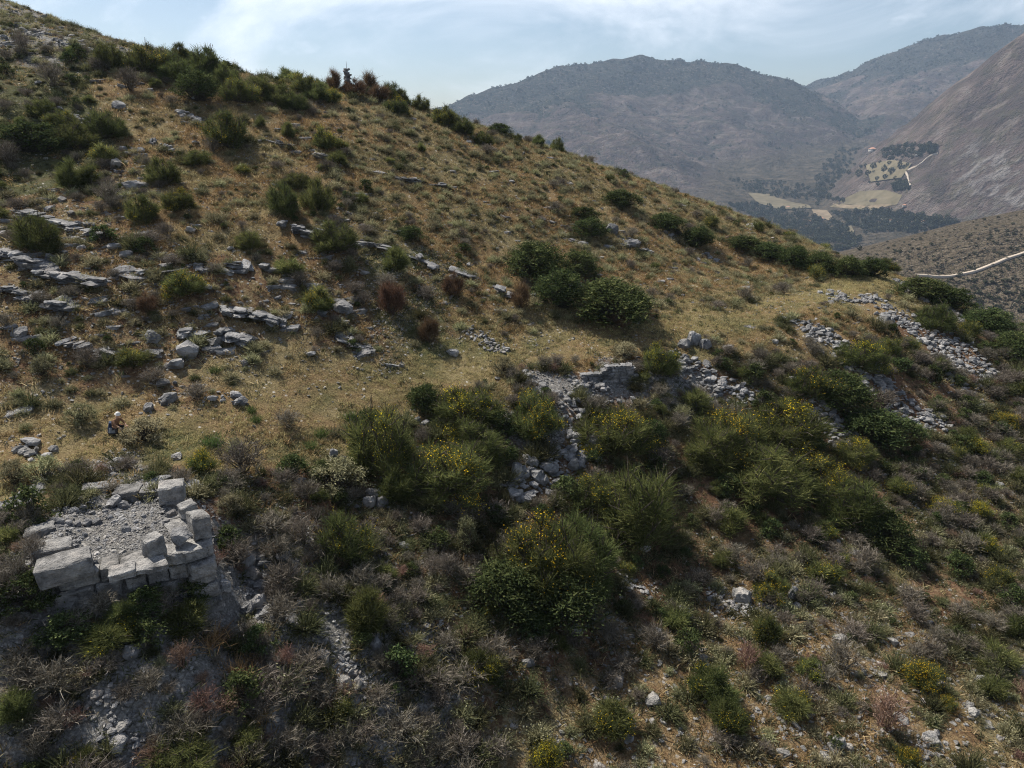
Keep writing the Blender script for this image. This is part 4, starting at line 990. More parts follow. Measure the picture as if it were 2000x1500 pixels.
HAND = '''B 215 142 66 64 dark green broom at the left end of the skyline thicket
F1 285 147 82 70 broad broom with a yellow-tinged crown in the skyline thicket
B 330 145 62 52 green broom filling the middle of the skyline thicket
F3 352 124 46 42 small yellowish broom standing up on the skyline thicket
B 405 156 66 74 tall dark broom, highest of the skyline thicket
B 442 172 54 54 green broom at the right end of the skyline thicket
B 348 162 62 50 green broom in front of the skyline thicket
E 388 202 76 62 round dark evergreen bush under the skyline thicket
G 255 184 64 58 grey twiggy bush left of the round dark evergreen
F1 468 204 74 60 yellow-green broom right of the round dark evergreen
B 510 196 64 54 dark broom under the skyline, left of the brown-crowned one
B 548 212 58 52 green broom below the skyline rocks
F1 596 186 54 48 broom with a brown and yellow crown under the skyline
B 625 202 52 46 green broom left of the small yellow bush by the cairn
B 578 220 52 44 low green broom below the brown-crowned broom
R 654 176 30 44 narrow brown bush just left of the cairn
F2 652 206 34 34 small bush with yellow flowers below the cairn
R 690 190 50 38 low brown bush just under the cairn
R 718 186 46 54 brown bush just right of the cairn
R 742 206 42 44 rust-brown bush left of the tall skyline broom
B 765 194 46 52 tall dark broom on the skyline right of the cairn
B 788 186 30 36 thin broom leaning out right of the tall skyline broom
F0 776 228 48 46 dark broom with yellow specks below the tall skyline broom
B 822 220 38 38 round broom alone on the skyline
F1 866 250 52 50 broom with a yellow crown where the far mountain begins
B 902 266 52 44 broom right of the yellow-crowned one on the skyline
B 945 290 42 36 small round broom inside the right skyline
E 975 260 48 26 low dark bush on the skyline before the mountain
B 1052 284 26 28 small broom on the skyline, left of a pair
B 1088 298 28 36 small broom on the skyline, right of a pair
G 50 114 46 62 tall grey bush under the summit at the left
G 102 174 72 58 spreading grey bush in the upper left
B 85 232 54 46 dark broom left of the upper rubble
E 60 300 116 62 broad dark evergreen at the upper left edge
F1 122 252 60 44 broom with a yellow tinge above the broad evergreen
B 150 296 80 66 big dark broom right of the broad upper left evergreen
B 205 276 74 72 spreading broom beside the two upper rubble heaps
B 140 376 46 64 vase-shaped broom of the left slope, left of a pair
B 180 370 40 52 vase-shaped broom of the left slope, right of a pair
G 20 335 62 72 dark grey bush at the left edge
F3 440 292 88 80 big broom beside the rubble heap on the upper slope
B 320 364 64 64 vase-shaped broom alone on the orange grass
B 388 326 60 40 low green broom above the vase-shaped one
B 564 272 28 34 little round broom above the upper ledge
F2 637 296 50 54 broom with a bright yellow crown above the long ledge
F0 668 296 26 26 small yellow-tipped broom next to the bright-crowned broom
B 552 424 68 78 broom in the mid-slope clump, left one
B 622 420 64 84 broom in the mid-slope clump, right one
B 580 372 62 42 broom in the mid-slope clump, rear one
B 655 496 86 76 dark broom below the mid-slope clump
B 488 490 56 48 green broom left of the dark high outcrop
F0 352 414 62 56 yellow-flowered broom on the left slope above the hollow
G 212 404 62 58 grey bare bush above the left ledges
F3 278 438 68 64 dull green broom above the shaded hollow
B 72 494 92 88 wide vase-shaped broom with bare pale stems above the left ledge
F2 362 578 78 62 half-yellow broom in front of the curved ledge
F0 625 612 50 38 small yellow-topped broom left of the oval boulder
G 285 486 84 44 grey low bush in the shaded hollow
R 765 622 58 82 tallest russet bush, left of three on the stony gully
R 885 584 46 58 russet bush in front of the pale ledge
R 1016 606 40 58 russet bush beside the dark evergreen thicket
R 840 676 44 66 rounded rust-red bush on a dark stem above the path
R 288 614 42 48 brownish bush under the half-yellow broom
B 772 534 46 54 green broom in the gully above the russet bushes
E 800 470 50 30 dark leafy bush above the broken ledge
E 1045 550 110 78 dark evergreen at the upper left of the big thicket
E 1128 544 74 58 dark evergreen at the top of the big thicket
E 1092 604 96 78 dark evergreen in the middle of the big thicket
E 1192 636 150 92 largest dark evergreen at the lower right of the big thicket
E 1238 616 60 52 dark evergreen at the right tip of the big thicket
P 1212 644 64 38 reddish-brown bush in front of the largest dark evergreen
E 1212 408 62 38 dark evergreen on the upper right slope, uppermost
E 1140 432 52 30 small dark evergreen above the split boulders
E 1300 452 66 36 dark evergreen on the right shoulder
E 1362 482 60 40 dark evergreen above the scree strip on the shoulder
E 1150 466 62 42 dark evergreen left of the split boulders
E 1500 506 60 34 evergreen hedge bush at the far edge, first from the left
E 1548 522 64 42 evergreen hedge bush at the far edge, second from the left
E 1600 534 66 44 evergreen hedge bush at the far edge, third from the left
E 1655 544 66 44 evergreen hedge bush at the far edge, fourth from the left
E 1698 544 56 42 evergreen hedge bush at the far edge, fifth from the left
F3 1728 528 50 34 light green bush ending the hedge at the far edge
E 1452 486 70 26 low evergreen strip on the far skyline
E 1800 584 90 42 dark bush on the falling skyline beyond the scree, upper
E 1852 606 74 48 dark bush on the falling skyline beyond the scree, middle
E 1925 648 84 48 dark bush on the falling skyline beyond the scree, lower
E 1975 700 74 54 dark bush at the right picture edge
F0 1682 726 98 78 broom with yellow tips beside the scree chute
F1 1735 694 52 44 small broom with few flowers in the scree chute
B 1822 648 74 64 green broom between the two scree chutes
F1 1585 780 90 70 dull broom with yellow tips below the terrace end
E 1640 800 96 70 dark bush above the small scree patch
E 1712 868 100 66 dark green bush right of the small scree patch
G 1720 810 80 60 brown-grey bush between the scree streaks
F0 1286 736 78 80 flowering broom on the path edge beside the dry wall
C 1222 704 54 38 tall grey-green cushion on the path edge
F2 1048 858 88 104 round broom covered in yellow flowers left of the rubble fan
F0 905 836 120 92 wide broom with yellow flowers along its left side
E 828 800 56 48 dark evergreen at the path edge
F1 745 926 112 152 tall broom with yellow tips below the path
F0 872 968 150 118 broom with a band of golden flowers at its foot
B 930 902 92 84 deep green broom under the round yellow one
C 985 735 56 40 green cushion on the path edge
F0 1202 884 126 98 wide broom with flowers on its left, under the rubble fan
E 1272 884 44 64 narrow dark evergreen beside the wide broom
F0 1420 884 120 100 broad broom with yellow flowers, left half of the big mass
F0 1535 872 136 100 broad broom with yellow flowers, right half of the big mass
B 1492 968 146 112 leafy green broom under the big flowering mass
B 1396 912 90 92 green broom at the left flank of the big mass
G 1290 920 70 62 pale grey domed bush between the brooms
B 1245 1070 150 180 very large green broom in the middle of the slope
F1 1165 1000 96 84 green broom with yellow specks right of the tumbled blocks
F0 1055 1156 150 170 bright green broom in the central thicket
E 995 1196 120 100 dark leafy bush at the left foot of the central thicket
B 1130 1130 124 140 green broom at the right of the central thicket
E 1085 1206 130 90 dark leafy bush at the foot of the central thicket
G 1000 1110 84 92 grey domed bush at the left of the central thicket
F2 1612 966 96 84 broom with pale yellow flowers on the scrubby slope
B 1660 1022 116 100 green broom below the pale-flowered one
F0 1668 906 70 60 yellow-green broom under the small scree patch
E 1722 1060 90 66 dark bush at the head of the bare red patch
F2 1905 886 42 34 round yellow bush on the far right slope
F2 1962 836 44 34 yellow bush higher on the far right slope
F2 1842 1004 50 34 orange-yellow bush on the right slope, left of a pair
F2 1908 1008 44 34 orange-yellow bush on the right slope, right of a pair
F2 1925 1080 44 34 yellow-specked bush near the right edge
F0 1758 966 50 40 green bush with a few flowers in grey scrub
F2 1505 1174 62 62 yellow-dotted bush right of the white boulder
F1 1495 1262 54 70 dark flower-dotted bush above the brown one
P 1456 1318 58 88 upright brown bush casting a long shadow
F0 1382 1368 78 82 dark flower-dotted bush of the lower slope, upper of a pair
F0 1422 1434 72 82 dark flower-dotted bush of the lower slope, lower of a pair
F0 1542 1394 74 54 bush with a yellow tip in front of a long shadow
G 1642 1322 96 92 pale brown twiggy bush in the middle of the stony slope
F2 1796 1344 70 62 orange-yellow bush on the stony slope
P 1726 1436 116 110 large brown twiggy bush on the stony slope
F0 1200 1434 82 72 flower-dotted bush at the edge of the stony slope
F2 1066 1498 58 58 yellow bush at the bottom edge
F2 1772 1496 46 42 yellow bush at the bottom edge of the stony slope
F2 1850 1388 30 36 small yellow bush beside a long shadow
F0 212 1266 96 64 dark bush with tiny yellow flowers in the shade of the tower
W 408 1262 80 56 straw tussock under the tower, uppermost of three
W 464 1326 86 68 straw tussock under the tower, middle of three
W 502 1410 66 64 straw tussock under the tower, lowest of three
P 358 1312 66 80 faded pinkish bush left of the straw tussocks
P 400 1394 70 64 faded pinkish bush below the straw tussocks
P 300 1490 70 56 faded pinkish bush at the bottom edge
P 560 1310 56 66 faded pinkish bush right of the straw tussocks
B 352 1510 140 92 leafy green broom at the bottom edge
F0 170 1510 60 56 flowering green bush at the bottom left
G 60 1356 130 78 tangled grey bush at the left edge
G 80 1500 64 92 pale grey upright bush in the bottom left corner
G 252 1374 74 54 tangle of dry grey twigs on the gravel
G 40 1160 84 96 grey-brown bush left of the tower
B 30 1410 64 80 dark green bush at the left edge
E 140 1250 90 60 dark bush at the foot of the tower corner
G 475 936 126 96 big grey bare bush right of the tower
F2 398 930 52 58 small bush covered in bright yellow flowers above the tower
E 572 938 54 54 dark evergreen right of the big grey bush, left of a pair
E 626 938 42 42 dark evergreen right of the big grey bush, right of a pair
C 660 966 116 76 wide straw-green cushion below the path
B 772 988 56 74 fan-shaped green broom beside the pale boulders
F3 672 1096 108 116 green bush with scattered flowers and grey twigs below the pale boulders
G 590 1070 90 80 grey bush left of the scattered-flower bush
G 270 1140 62 52 grey twigs growing on the tower front
W 330 1110 48 62 brown dry shrub growing on the tower front
F1 940 1336 76 76 dark bush with yellow flowers in grey scrub
B 720 1240 66 96 dark green broom in the grey scrub
G 872 1138 66 74 pale grey bush of the central scrub
G 555 1160 100 80 brown-grey bush beside the fallen blocks
C 912 1078 54 76 pale green upright bush left of the central thicket
E 1046 1240 54 50 small leafy green bush on the gravel
G 960 1310 90 90 grey bush beside the flower-dotted one
T 415 874 58 42 fresh green tussock on the path above the yellow bush
T 500 826 30 28 fresh green tussock, small, on the path
T 420 728 32 22 small bright green tussock on the stony slope
T 490 808 26 28 upright green tussock beside the path
T 626 854 42 32 fresh green tussock right of the mound
T 684 824 38 38 fresh green tussock left of the tall broom
T 604 876 42 26 low green tussock over the red bank
G 560 838 70 48 brown-grey bush on the mound of the path
C 90 948 80 62 olive green bush at the near end of the path
C 30 952 64 60 olive green bush at the left edge of the path
C 160 830 66 46 grey-green bush left of the crouching person
C 285 862 96 48 grey-green bushy patch right of the crouching person
C 85 740 50 46 grey-green bush on the left stony slope
G 150 1238 90 60 grey scrub hiding the tower's front foot, left
B 240 1225 70 52 green bush hiding the tower's front foot, middle
G 315 1205 90 66 brown-grey scrub hiding the tower's front foot, right
E 372 1180 70 56 dark bush at the tower's right front foot
P 420 1110 50 56 rusty bush at the right wall of the tower
E 448 1075 56 50 dark bush right of the tower's right wall
C 452 1010 60 50 grey-green bush right of the tower's back corner
G 200 1200 80 56 grey twigs against the tower's front wall, left
E 285 1195 76 52 dark bush against the tower's front wall, centre
G 365 1150 70 60 brown twigs against the tower's front wall, right
G 70 1110 70 90 dark scrub against the tower's left wall
E 60 1200 90 90 dark bush below the tower's left wall'''
SHRUB_XY = []
def put_plant(kind, var, q, w, h, yaw, parts=True, label=None):
    nm, cat, pr = PLANT[kind]
    if kind in 'BF' and w > 1.75: pr = BROOMS_BIG if kind == 'B' else BROOMS_FBIG
    if kind == 'E' and w > 1.9: pr = EVERS_BIG
    p = pr[var % len(pr)]
    if isinstance(p, dict):
        root = bpy.data.objects.new(nm, None); root.location = tuple(q); root.rotation_euler = (0, 0, yaw); root.scale = (w, w, h); link(root)
        for part in ('stems', 'foliage', 'flowers'):
            if p[part] is not None:
                c_ = link(bpy.data.objects.new(part, p[part]), root)
                if part != 'stems': c_['kind'] = 'stuff'
        o = root
    else:
        o = obj(nm, p, None, None, tuple(q), (0, 0, yaw), (w, w, h))
    tag(o, label, cat, GRP[kind]); SHRUB_XY.append((q[0], q[1], w * .5)); return o
for i, line in enumerate(HAND.split('\n')):
    f = line.split(None, 5); kd = f[0][0]; var = int(f[0][1:]) if len(f[0]) > 1 else i
    px, py, w, h = (float(v) for v in f[1:5])
    q = ground_at(px, py - h * .12); m = project(q)[2] / FPX
    if 700 < px < 1750 and 760 < py < 1260 and kd in 'BFE': w, h = w * 1.2, h * 1.1
    wide = {'B': 1.06, 'F': 1.06, 'R': 1.0, 'E': 1.25, 'G': .85, 'P': .85, 'C': 1.0, 'T': .55, 'W': .6}[kd]; tall = {'B': 1.15, 'F': 1.15, 'R': 1.1, 'E': 1.0, 'G': .95, 'P': .95, 'C': 1.0, 'T': .85, 'W': .9}[kd]
    put_plant(kd, var, q - [0, 0, .05], w * m * wide, h * m * tall, (i * 2.399) % 6.28, True, f[5])
# ---------------------------------------------------------------- what grows and lies everywhere
DENS = {  # per square metre: cushion, grey bush, broom, evergreen, rock, stone, dry tuft, path tuft, herb, faded bush
    'r': (.30, .00, .00, .00, .40, 7, 2, 1, 2, 0), 'h': (.45, .16, .07, .06, .12, 2, 3, 1, 8, 0), 'o': (.6, .04, .006, .003, .06, 4.5, 16, 1, 1.0, 0), 'm': (.4, .06, .16, .06, .1, 1, 7, 1, 3, 0),
    's': (1.15, .05, .008, .008, .07, 5, 15, 3, 2.2, 0), 'k': (.8, .15, .02, .014, .40, 16, 9, .8, 2.2, 0), 'v': (.3, .05, .015, .0, .3, 22, 5, 4, 10, 0), 'p': (.25, .02, .006, .0, .03, .9, 6, 13, 3, 0),
    'd': (.3, .42, .08, .34, .05, 2, 3, 1, 16, .01), 'g': (.6, .80, .10, .14, .16, 14, 5, 2, 18, .06), 'q': (.3, .5, .04, .05, .5, 30, 2.5, .5, 8.0, .08), 'b': (1.0, .20, .025, .02, .5, 20, 9, 1.2, 5, .03), 'x': (.5, 1.7, .06, .12, .3, 28, 6, 1, 22, .40)}
DV = np.array([DENS[c] for c in CODES])
# ground in view
sx = RNG.uniform(-75, 75, 900000); sy = RNG.uniform(6, 122, 900000)
sz = HILL.h(sx, sy); SP_ = np.stack([sx, sy, sz], -1)
ppx, ppy, pdep = project(SP_)
keep = (ppx > -220) & (ppx < 2220) & (ppy < 1760) & (pdep > 3)
SP_ = SP_[keep]; SP_ = SP_[HILL.visible(SP_, .35)]
AREA = 150.0 * 116.0; PER = 900000 / AREA          # candidates per square metre
ZS = zone_of(SP_)
n_loc = (SP_[:, 0] - front_a[0]) * fd[0] + (SP_[:, 1] - front_a[1]) * fd[1]; o_loc = (SP_[:, 0] - front_a[0]) * fn[0] + (SP_[:, 1] - front_a[1]) * fn[1]
IN_RUIN = (n_loc > -.9) & (n_loc < FRONT_L + .9) & (o_loc > -4.6) & (o_loc < .6)
pd_ = seg_dist(SP_[:, 0], SP_[:, 1], path_line)
ON_PATH = pd_ < 1.7
clump = fbm(SP_[:, 0] / 4.0, SP_[:, 1] / 4.0, 210, 3) + .55 * fbm(SP_[:, 0] / 1.2, SP_[:, 1] / 1.2, 215, 2)
scree_lines = [([(1690, 592), (1740, 617), (1800, 648), (1870, 702)], 46, 'loose grey scree chute on the far right slope, widest'), ([(1758, 552), (1830, 592), (1880, 627), (1935, 655)], 15, 'thin scree streak along the falling right skyline'), ([(1568, 640), (1632, 664)], 24, 'scree patch below the terrace end'),
               ([(1668, 722), (1722, 744)], 19, 'scree streak under the yellow-tipped broom, upper'), ([(1735, 765), (1805, 825)], 30, 'scree streak under the yellow-tipped broom, lower'), ([(1608, 812), (1665, 862)], 28, 'small scree patch between the dark bushes'),
               ([(1050, 752), (1130, 755), (1210, 778)], 28, 'fan of rubble below the dry stone wall, upper'), ([(1110, 780), (1100, 870)], 24, 'fan of rubble below the dry stone wall, lower'), ([(1350, 722), (1440, 772)], 34, 'heap of grey rubble below the dark boulders'), ([(1140, 870), (1095, 915), (1020, 965)], 26, 'rubble of broken blocks below the fan'),
               ([(1110, 548), (1162, 568)], 11, 'pale rubble inside the dark evergreen thicket'), ([(1310, 462), (1400, 512)], 8, 'strip of pale rubble on the right shoulder'), ([(358, 222), (392, 238)], 10, 'rubble heap left of the upper slope broom'), ([(140, 228), (178, 248)], 9, 'rubble heap on the upper left slope'), ([(302, 280), (338, 294)], 9, 'rubble heap above the vase-shaped broom'),
               ([(415, 775), (475, 785)], 12, 'rubble in the small hollow above the path'), ([(490, 1090), (515, 1200)], 20, 'rubble trail of fallen stones right of the tower'), ([(640, 1190), (690, 1340)], 30, 'gravel streak in the grey scrub'), ([(190, 1360), (260, 1460)], 34, 'gravel patch at the lower left'), ([(1225, 1145), (1340, 1195)], 18, 'pale gravel strip under the central thicket'),
               ([(930, 650), (985, 685)], 22, 'pale gravel at the foot of the gully'), ([(25, 868), (85, 892)], 14, 'white rubble beside the near end of the path'), ([(1400, 1170), (1500, 1200)], 20, 'gravel around the white boulder'), ([(60, 70), (180, 100)], 12, 'pale rubble under the summit'), ([(90, 945), (0, 1010)], 20, 'rubble heap at the left of the tower'),
               ([(1570, 930), (1600, 900)], 10, 'grey rubble under the flowering mass'), ([(1860, 905), (1910, 940)], 9, 'gravel streak on the far right slope')]
SCREE = []
for (pts, half, lab) in scree_lines:
    L = [ground_at(*q) for q in pts]; m = np.mean([project(q)[2] for q in L]) / FPX
    SCREE.append(([q for q in L], half * m * (1.5 if project(np.mean(L, axis=0))[0] > 1500 else 1.1), lab))
near_scree = np.zeros(len(SP_), bool)
for (L, hw, lab) in SCREE: near_scree |= seg_dist(SP_[:, 0], SP_[:, 1], L) < hw * (.55 if 'gravel' in lab else .95)
def pick(col, mult=1.0, clumpy=0.0, mask=None):
    pr = DV[:, col][ZS] * mult / PER * np.clip(1 + clumpy * clump * 1.5, .3, 3)
    ok = (RNG.random(len(SP_)) < pr)
    if mask is not None: ok &= mask
    return SP_[ok]
def thin(P, dmin):
    """drop points closer than dmin to an earlier one"""
    seen = {}; out = []
    for i, (x, y, z) in enumerate(P):
        c = (int(x // dmin), int(y // dmin)); bad = False
        for a in (-1, 0, 1):
            for b in (-1, 0, 1):
                for j in seen.get((c[0] + a, c[1] + b), ()):
                    if (P[j, 0] - x) ** 2 + (P[j, 1] - y) ** 2 < dmin * dmin: bad = True; break
        if not bad: seen.setdefault(c, []).append(i); out.append(i)
    return P[out]
_SX = np.array(SHRUB_XY)
def clear_of_shrubs(P, f=.5):
    d = np.hypot(P[:, 0, None] - _SX[None, :, 0], P[:, 1, None] - _SX[None, :, 1]); return P[(d > _SX[None, :, 2] * f).all(1)]
free = ~IN_RUIN & ~ON_PATH & ~near_scree
def individuals(P, sizes, limit):
    """the ones that show largest come first"""
    px, py, dep = project(P); score = sizes / dep * ((px > 0) & (px < 2000) & (py < 1500) & (py > 0))
    o = np.argsort(-score); return o[:limit], o[limit:]
def plants(col, dmin, kind, protos, wr, hr, limit, name, look, group, stuff_label, clumpy=.5, mask=free):
    P = pick(col, 1.15, clumpy, mask); P = clear_of_shrubs(thin(P, dmin))
    if not len(P): return
    w = RNG.uniform(0, 1, len(P)) ** 1.6 * (wr[1] - wr[0]) + wr[0]; h = w * RNG.uniform(hr[0], hr[1], len(P)); yaw = RNG.uniform(0, 6.28, len(P)); idx = RNG.integers(0, len(protos), len(P))
    a, b = individuals(P, w, limit)
    px, py, dep = project(P)
    for i in a:
        if not (-20 < px[i] < 2020 and py[i] < 1520): continue
        o = obj(name, protos[idx[i]], None, None, (P[i, 0], P[i, 1], P[i, 2] - .04), (0, 0, yaw[i]), (w[i], w[i], h[i]))
        tag(o, None, 'shrub', group); later(o, look[idx[i] % len(look)] if isinstance(look, list) else look, px[i], py[i])
    if len(b):
        scatter(stuff_label[0], protos, P[b] - [0, 0, .04], np.stack([b * 0, b * 0, yaw[b]], -1), np.stack([w[b], w[b], h[b]], -1), idx[b], stuff_label[1])
plants(2, 1.5, 'B', BROOM_ONE, (.9, 2.0), (.75, 1.1), 150, 'broom_shrub', ['plain green broom', 'plain green broom', 'sparsely flowering broom', 'yellow-dotted broom', 'plain green broom'], GRP['B'], ('broom_scrub', 'green broom scrub scattered over the slope'))
plants(3, 1.3, 'E', EVER_ONE, (.8, 1.9), (.6, .9), 150, 'evergreen_shrub', 'small dark leafy bush', GRP['E'], ('evergreen_scrub', 'dark evergreen scrub scattered over the slope'))
plants(1, .5, 'G', GREYS, (.6, 1.7), (.6, 1.0), 260, 'dry_shrub', 'bare grey twiggy bush', GRP['G'], ('dry_scrub', 'grey leafless scrub spread over the lower slope'))
OLV = {'x': .9, 'd': .7, 'g': .85, 'b': .16, 'h': .25, 'q': .45, 'k': .06, 'm': .2}
DV = np.concatenate([DV, np.array([[OLV.get(c, .02)] for c in CODES])], 1)
plants(10, .7, 'O', OLIVE, (.6, 1.7), (.6, .95), 240, 'olive_shrub', 'rounded olive-green bush', 'olive green bushes of the scrub', ('olive_scrub', 'olive green scrub filling the lower slope'))
plants(9, .6, 'P', PINKS, (.5, 1.1), (.7, 1.0), 60, 'faded_shrub', 'faded brown bush', GRP['P'], ('faded_scrub', 'faded brown scrub on the lower slope'))
plants(0, .55, 'C', CUSH, (.45, 1.25), (.6, .85), 290, 'cushion_shrub', 'low grey-green cushion shrub', GRP['C'], ('cushion_scrub', 'low grey-green cushion shrubs spread over the whole slope'), .6)
LOW = {'s': .55, 'k': .6, 'o': .4, 'b': .5, 'p': .15, 'h': .5, 'm': .4, 'r': .4}
DV = np.concatenate([DV, np.array([[LOW.get(c, .1)] for c in CODES])], 1)
P = thin(pick(11, 1.2, .9, free), .35); n = len(P); s_ = .25 + .5 * RNG.random(n) ** 1.5; yw = RNG.uniform(0, 6.28, n)
scatter('low_scrub', OLIVE + EVER_ONE[:1] + GREYS[:2], P - [0, 0, .03], np.stack([yw * 0, yw * 0, yw], -1), np.stack([s_, s_, s_ * .75], -1), RNG.integers(0, len(OLIVE) + 3, n), 'low dark dwarf scrub dotted over the slope')
# rocks one by one, then the rest
P = thin(pick(4, 1.2, .8, ~IN_RUIN & ~ON_PATH), .45)
sz_ = .18 + .62 * RNG.random(len(P)) ** 2.6
a, b = individuals(P, sz_, 190)
px, py, dep = project(P); nr = HILL.normal(P[:, 0], P[:, 1]); pale = np.isin(ZS[0:1], ZS[0:1])
zP = zone_of(P)
yaw = RNG.uniform(0, 6.28, len(P)); fl_ = RNG.uniform(.45, .85, len(P)); tx, ty = RNG.normal(size=(2, len(P))) * .22
rp = STONES + BOULD_P + STONES_G + BOULD
ridx = np.where(np.isin(zP, [CODES.find(c) for c in 'bvp']), RNG.integers(0, 14, len(P)), RNG.integers(9, len(rp), len(P)))
for i in a:
    o = obj('rock', rp[ridx[i]], None, None, (P[i, 0], P[i, 1], P[i, 2] + sz_[i] * .12), (tx[i], ty[i], yaw[i]), (sz_[i], sz_[i] * .8, sz_[i] * fl_[i]))
    tag(o, None, 'rock', 'loose rocks on the hillside'); later(o, ('pale angular stone' if ridx[i] < 14 else 'grey angular stone'), px[i], py[i])
scatter('loose_rocks', rp, P[b] + [0, 0, .03], np.stack([tx[b], ty[b], yaw[b]], -1), np.stack([sz_[b], sz_[b] * .8, sz_[b] * fl_[b]], -1), ridx[b], 'loose limestone rocks strewn over the hillside')
_a, _b = ground_at(600, 298), ground_at(868, 362); CONTOUR = math.atan2(_b[1] - _a[1], _b[0] - _a[0])
# thin beds of rock that break through the soil, lying along the contour
P = pick(4, 1.6, .9, free & np.isin(ZS, [CODES.find(c) for c in 'kros'])); n = len(P); s_ = .25 + .55 * RNG.random(n) ** 1.6
scatter('bedrock_slabs', SLABS, P - [0, 0, .02], np.stack([RNG.normal(size=n) * .1 + .1, RNG.normal(size=n) * .1, RNG.normal(size=n) * .3 + CONTOUR], -1), np.stack([s_ * 1.3, s_ * .7, s_ * .36], -1), RNG.integers(0, len(SLABS), n), 'thin grey beds of limestone breaking through the soil')
P = pick(5, 1.0, .9, ~(IN_RUIN & (o_loc > -.9))); n = len(P)
zP = zone_of(P); s_ = (.05 + .16 * RNG.random(n) ** 2.2) * np.where(zP == CODES.find('b'), 1.25, 1.0)
ii = np.where(np.isin(zP, [CODES.find(c) for c in 'bvpkos']) | (RNG.random(n) < .35), RNG.integers(0, 9, n), RNG.integers(9, 18, n))
scatter('small_stones', STONES + STONES_G, P + [0, 0, .01], RNG.uniform(0, 6.28, (n, 3)) * [.08, .08, 1], np.stack([s_ * 1.2, s_, s_ * .8], -1), ii, 'small pale limestone stones strewn over the ground')
# scree
for si, (L, hw, lab) in enumerate(SCREE):
    xs_ = np.array([q[0] for q in L]); ys_ = np.array([q[1] for q in L]); pad = hw * 1.6
    ar = (np.ptp(xs_) + 2 * pad) * (np.ptp(ys_) + 2 * pad)
    x = RNG.uniform(xs_.min() - pad, xs_.max() + pad, int(ar * (80 if 'gravel' in lab else 30))); y = RNG.uniform(ys_.min() - pad, ys_.max() + pad, len(x))
    d = seg_dist(x, y, L) / (hw * (1 + .9 * fbm(x / 2.0, y / 2.0, 300 + si, 3)))
    ok = RNG.random(len(x)) < smooth01(1.3, .5, d) * smooth01(-.62, -.25, fbm(x / 2.2, y / 2.2, 350 + si, 3)); x, y = x[ok], y[ok]; n = len(x)
    s_ = np.clip(.06 + .46 * RNG.random(n) ** 3.2, 0, .55) * (1.25 if 'blocks' in lab else 1.0) * (.55 if 'gravel' in lab else 1.0)
    P = np.stack([x, y, HILL.h(x, y) + s_ * .12 + .06 * RNG.random(n)], -1)
    scatter('scree', STONES_G + BOULD + (STONES if ('pale' in lab or 'white' in lab or 'gravel' in lab) else []), P, RNG.normal(size=(n, 3)) * [.3, .3, 3], np.stack([s_ * 1.25, s_, s_ * .8], -1), RNG.integers(0, 17 + (9 if ('pale' in lab or 'white' in lab or 'gravel' in lab) else 0), n), lab)
# gravel on the tower floor
n = 6500
u = RNG.uniform(-.2, FRONT_L, n); v = RNG.uniform(-4.3, -.75, n)
gxy = front_a[None] + u[:, None] * fd[None] + v[:, None] * fn[None]; s_ = .022 + .075 * RNG.random(n) ** 4
P = np.stack([gxy[:, 0], gxy[:, 1], HILL.h(gxy[:, 0], gxy[:, 1]) + .01], -1)
scatter('tower_gravel', STONES_G + STONES, P, RNG.normal(size=(n, 3)) * [.2, .2, 3], np.stack([s_ * 1.2, s_, s_ * .7], -1), RNG.integers(0, 18, n), 'grey gravel covering the floor inside the ruined tower')
# grasses
def tufts(name, col, protos, sr, label, mask, mult=1.0):
    P = pick(col, mult, .7, mask); n = len(P); s_ = RNG.uniform(sr[0], sr[1], n)
    scatter(name, protos, P - [0, 0, .02], np.stack([RNG.normal(size=n) * .1, RNG.normal(size=n) * .1, RNG.uniform(0, 6.28, n)], -1), np.stack([s_ * 1.25, s_ * 1.25, s_ * RNG.uniform(.7, 1.2, n)], -1), RNG.integers(0, len(protos), n), label)
    return n
tufts('dry_grass', 6, GRASS_D, (.18, .46), 'dry straw-coloured grass covering the hillside', ~IN_RUIN & ~near_scree & (pd_ > 1.9))
tufts('path_grass', 7, GRASS_P, (.14, .34), 'yellow-green grass along the terrace path', ~IN_RUIN & ~near_scree)
tufts('green_herbs', 8, HERBS, (.14, .38), 'low green herbs between the shrubs', ~IN_RUIN & ~near_scree)
# the green sward of the path itself
P = SP_[(pd_ < 2.9) & ~IN_RUIN & ~near_scree & (RNG.random(len(SP_)) < 24 / PER * smooth01(2.9, 1.5, pd_))]; n = len(P); s_ = RNG.uniform(.10, .24, n)
scatter('path_sward', GRASS_P, P - [0, 0, .02], np.stack([RNG.normal(size=n) * .1, RNG.normal(size=n) * .1, RNG.uniform(0, 6.28, n)], -1), np.stack([s_ * 1.4, s_ * 1.4, s_ * .9], -1), RNG.integers(0, len(GRASS_P), n), 'short yellow-green sward of the terrace path')
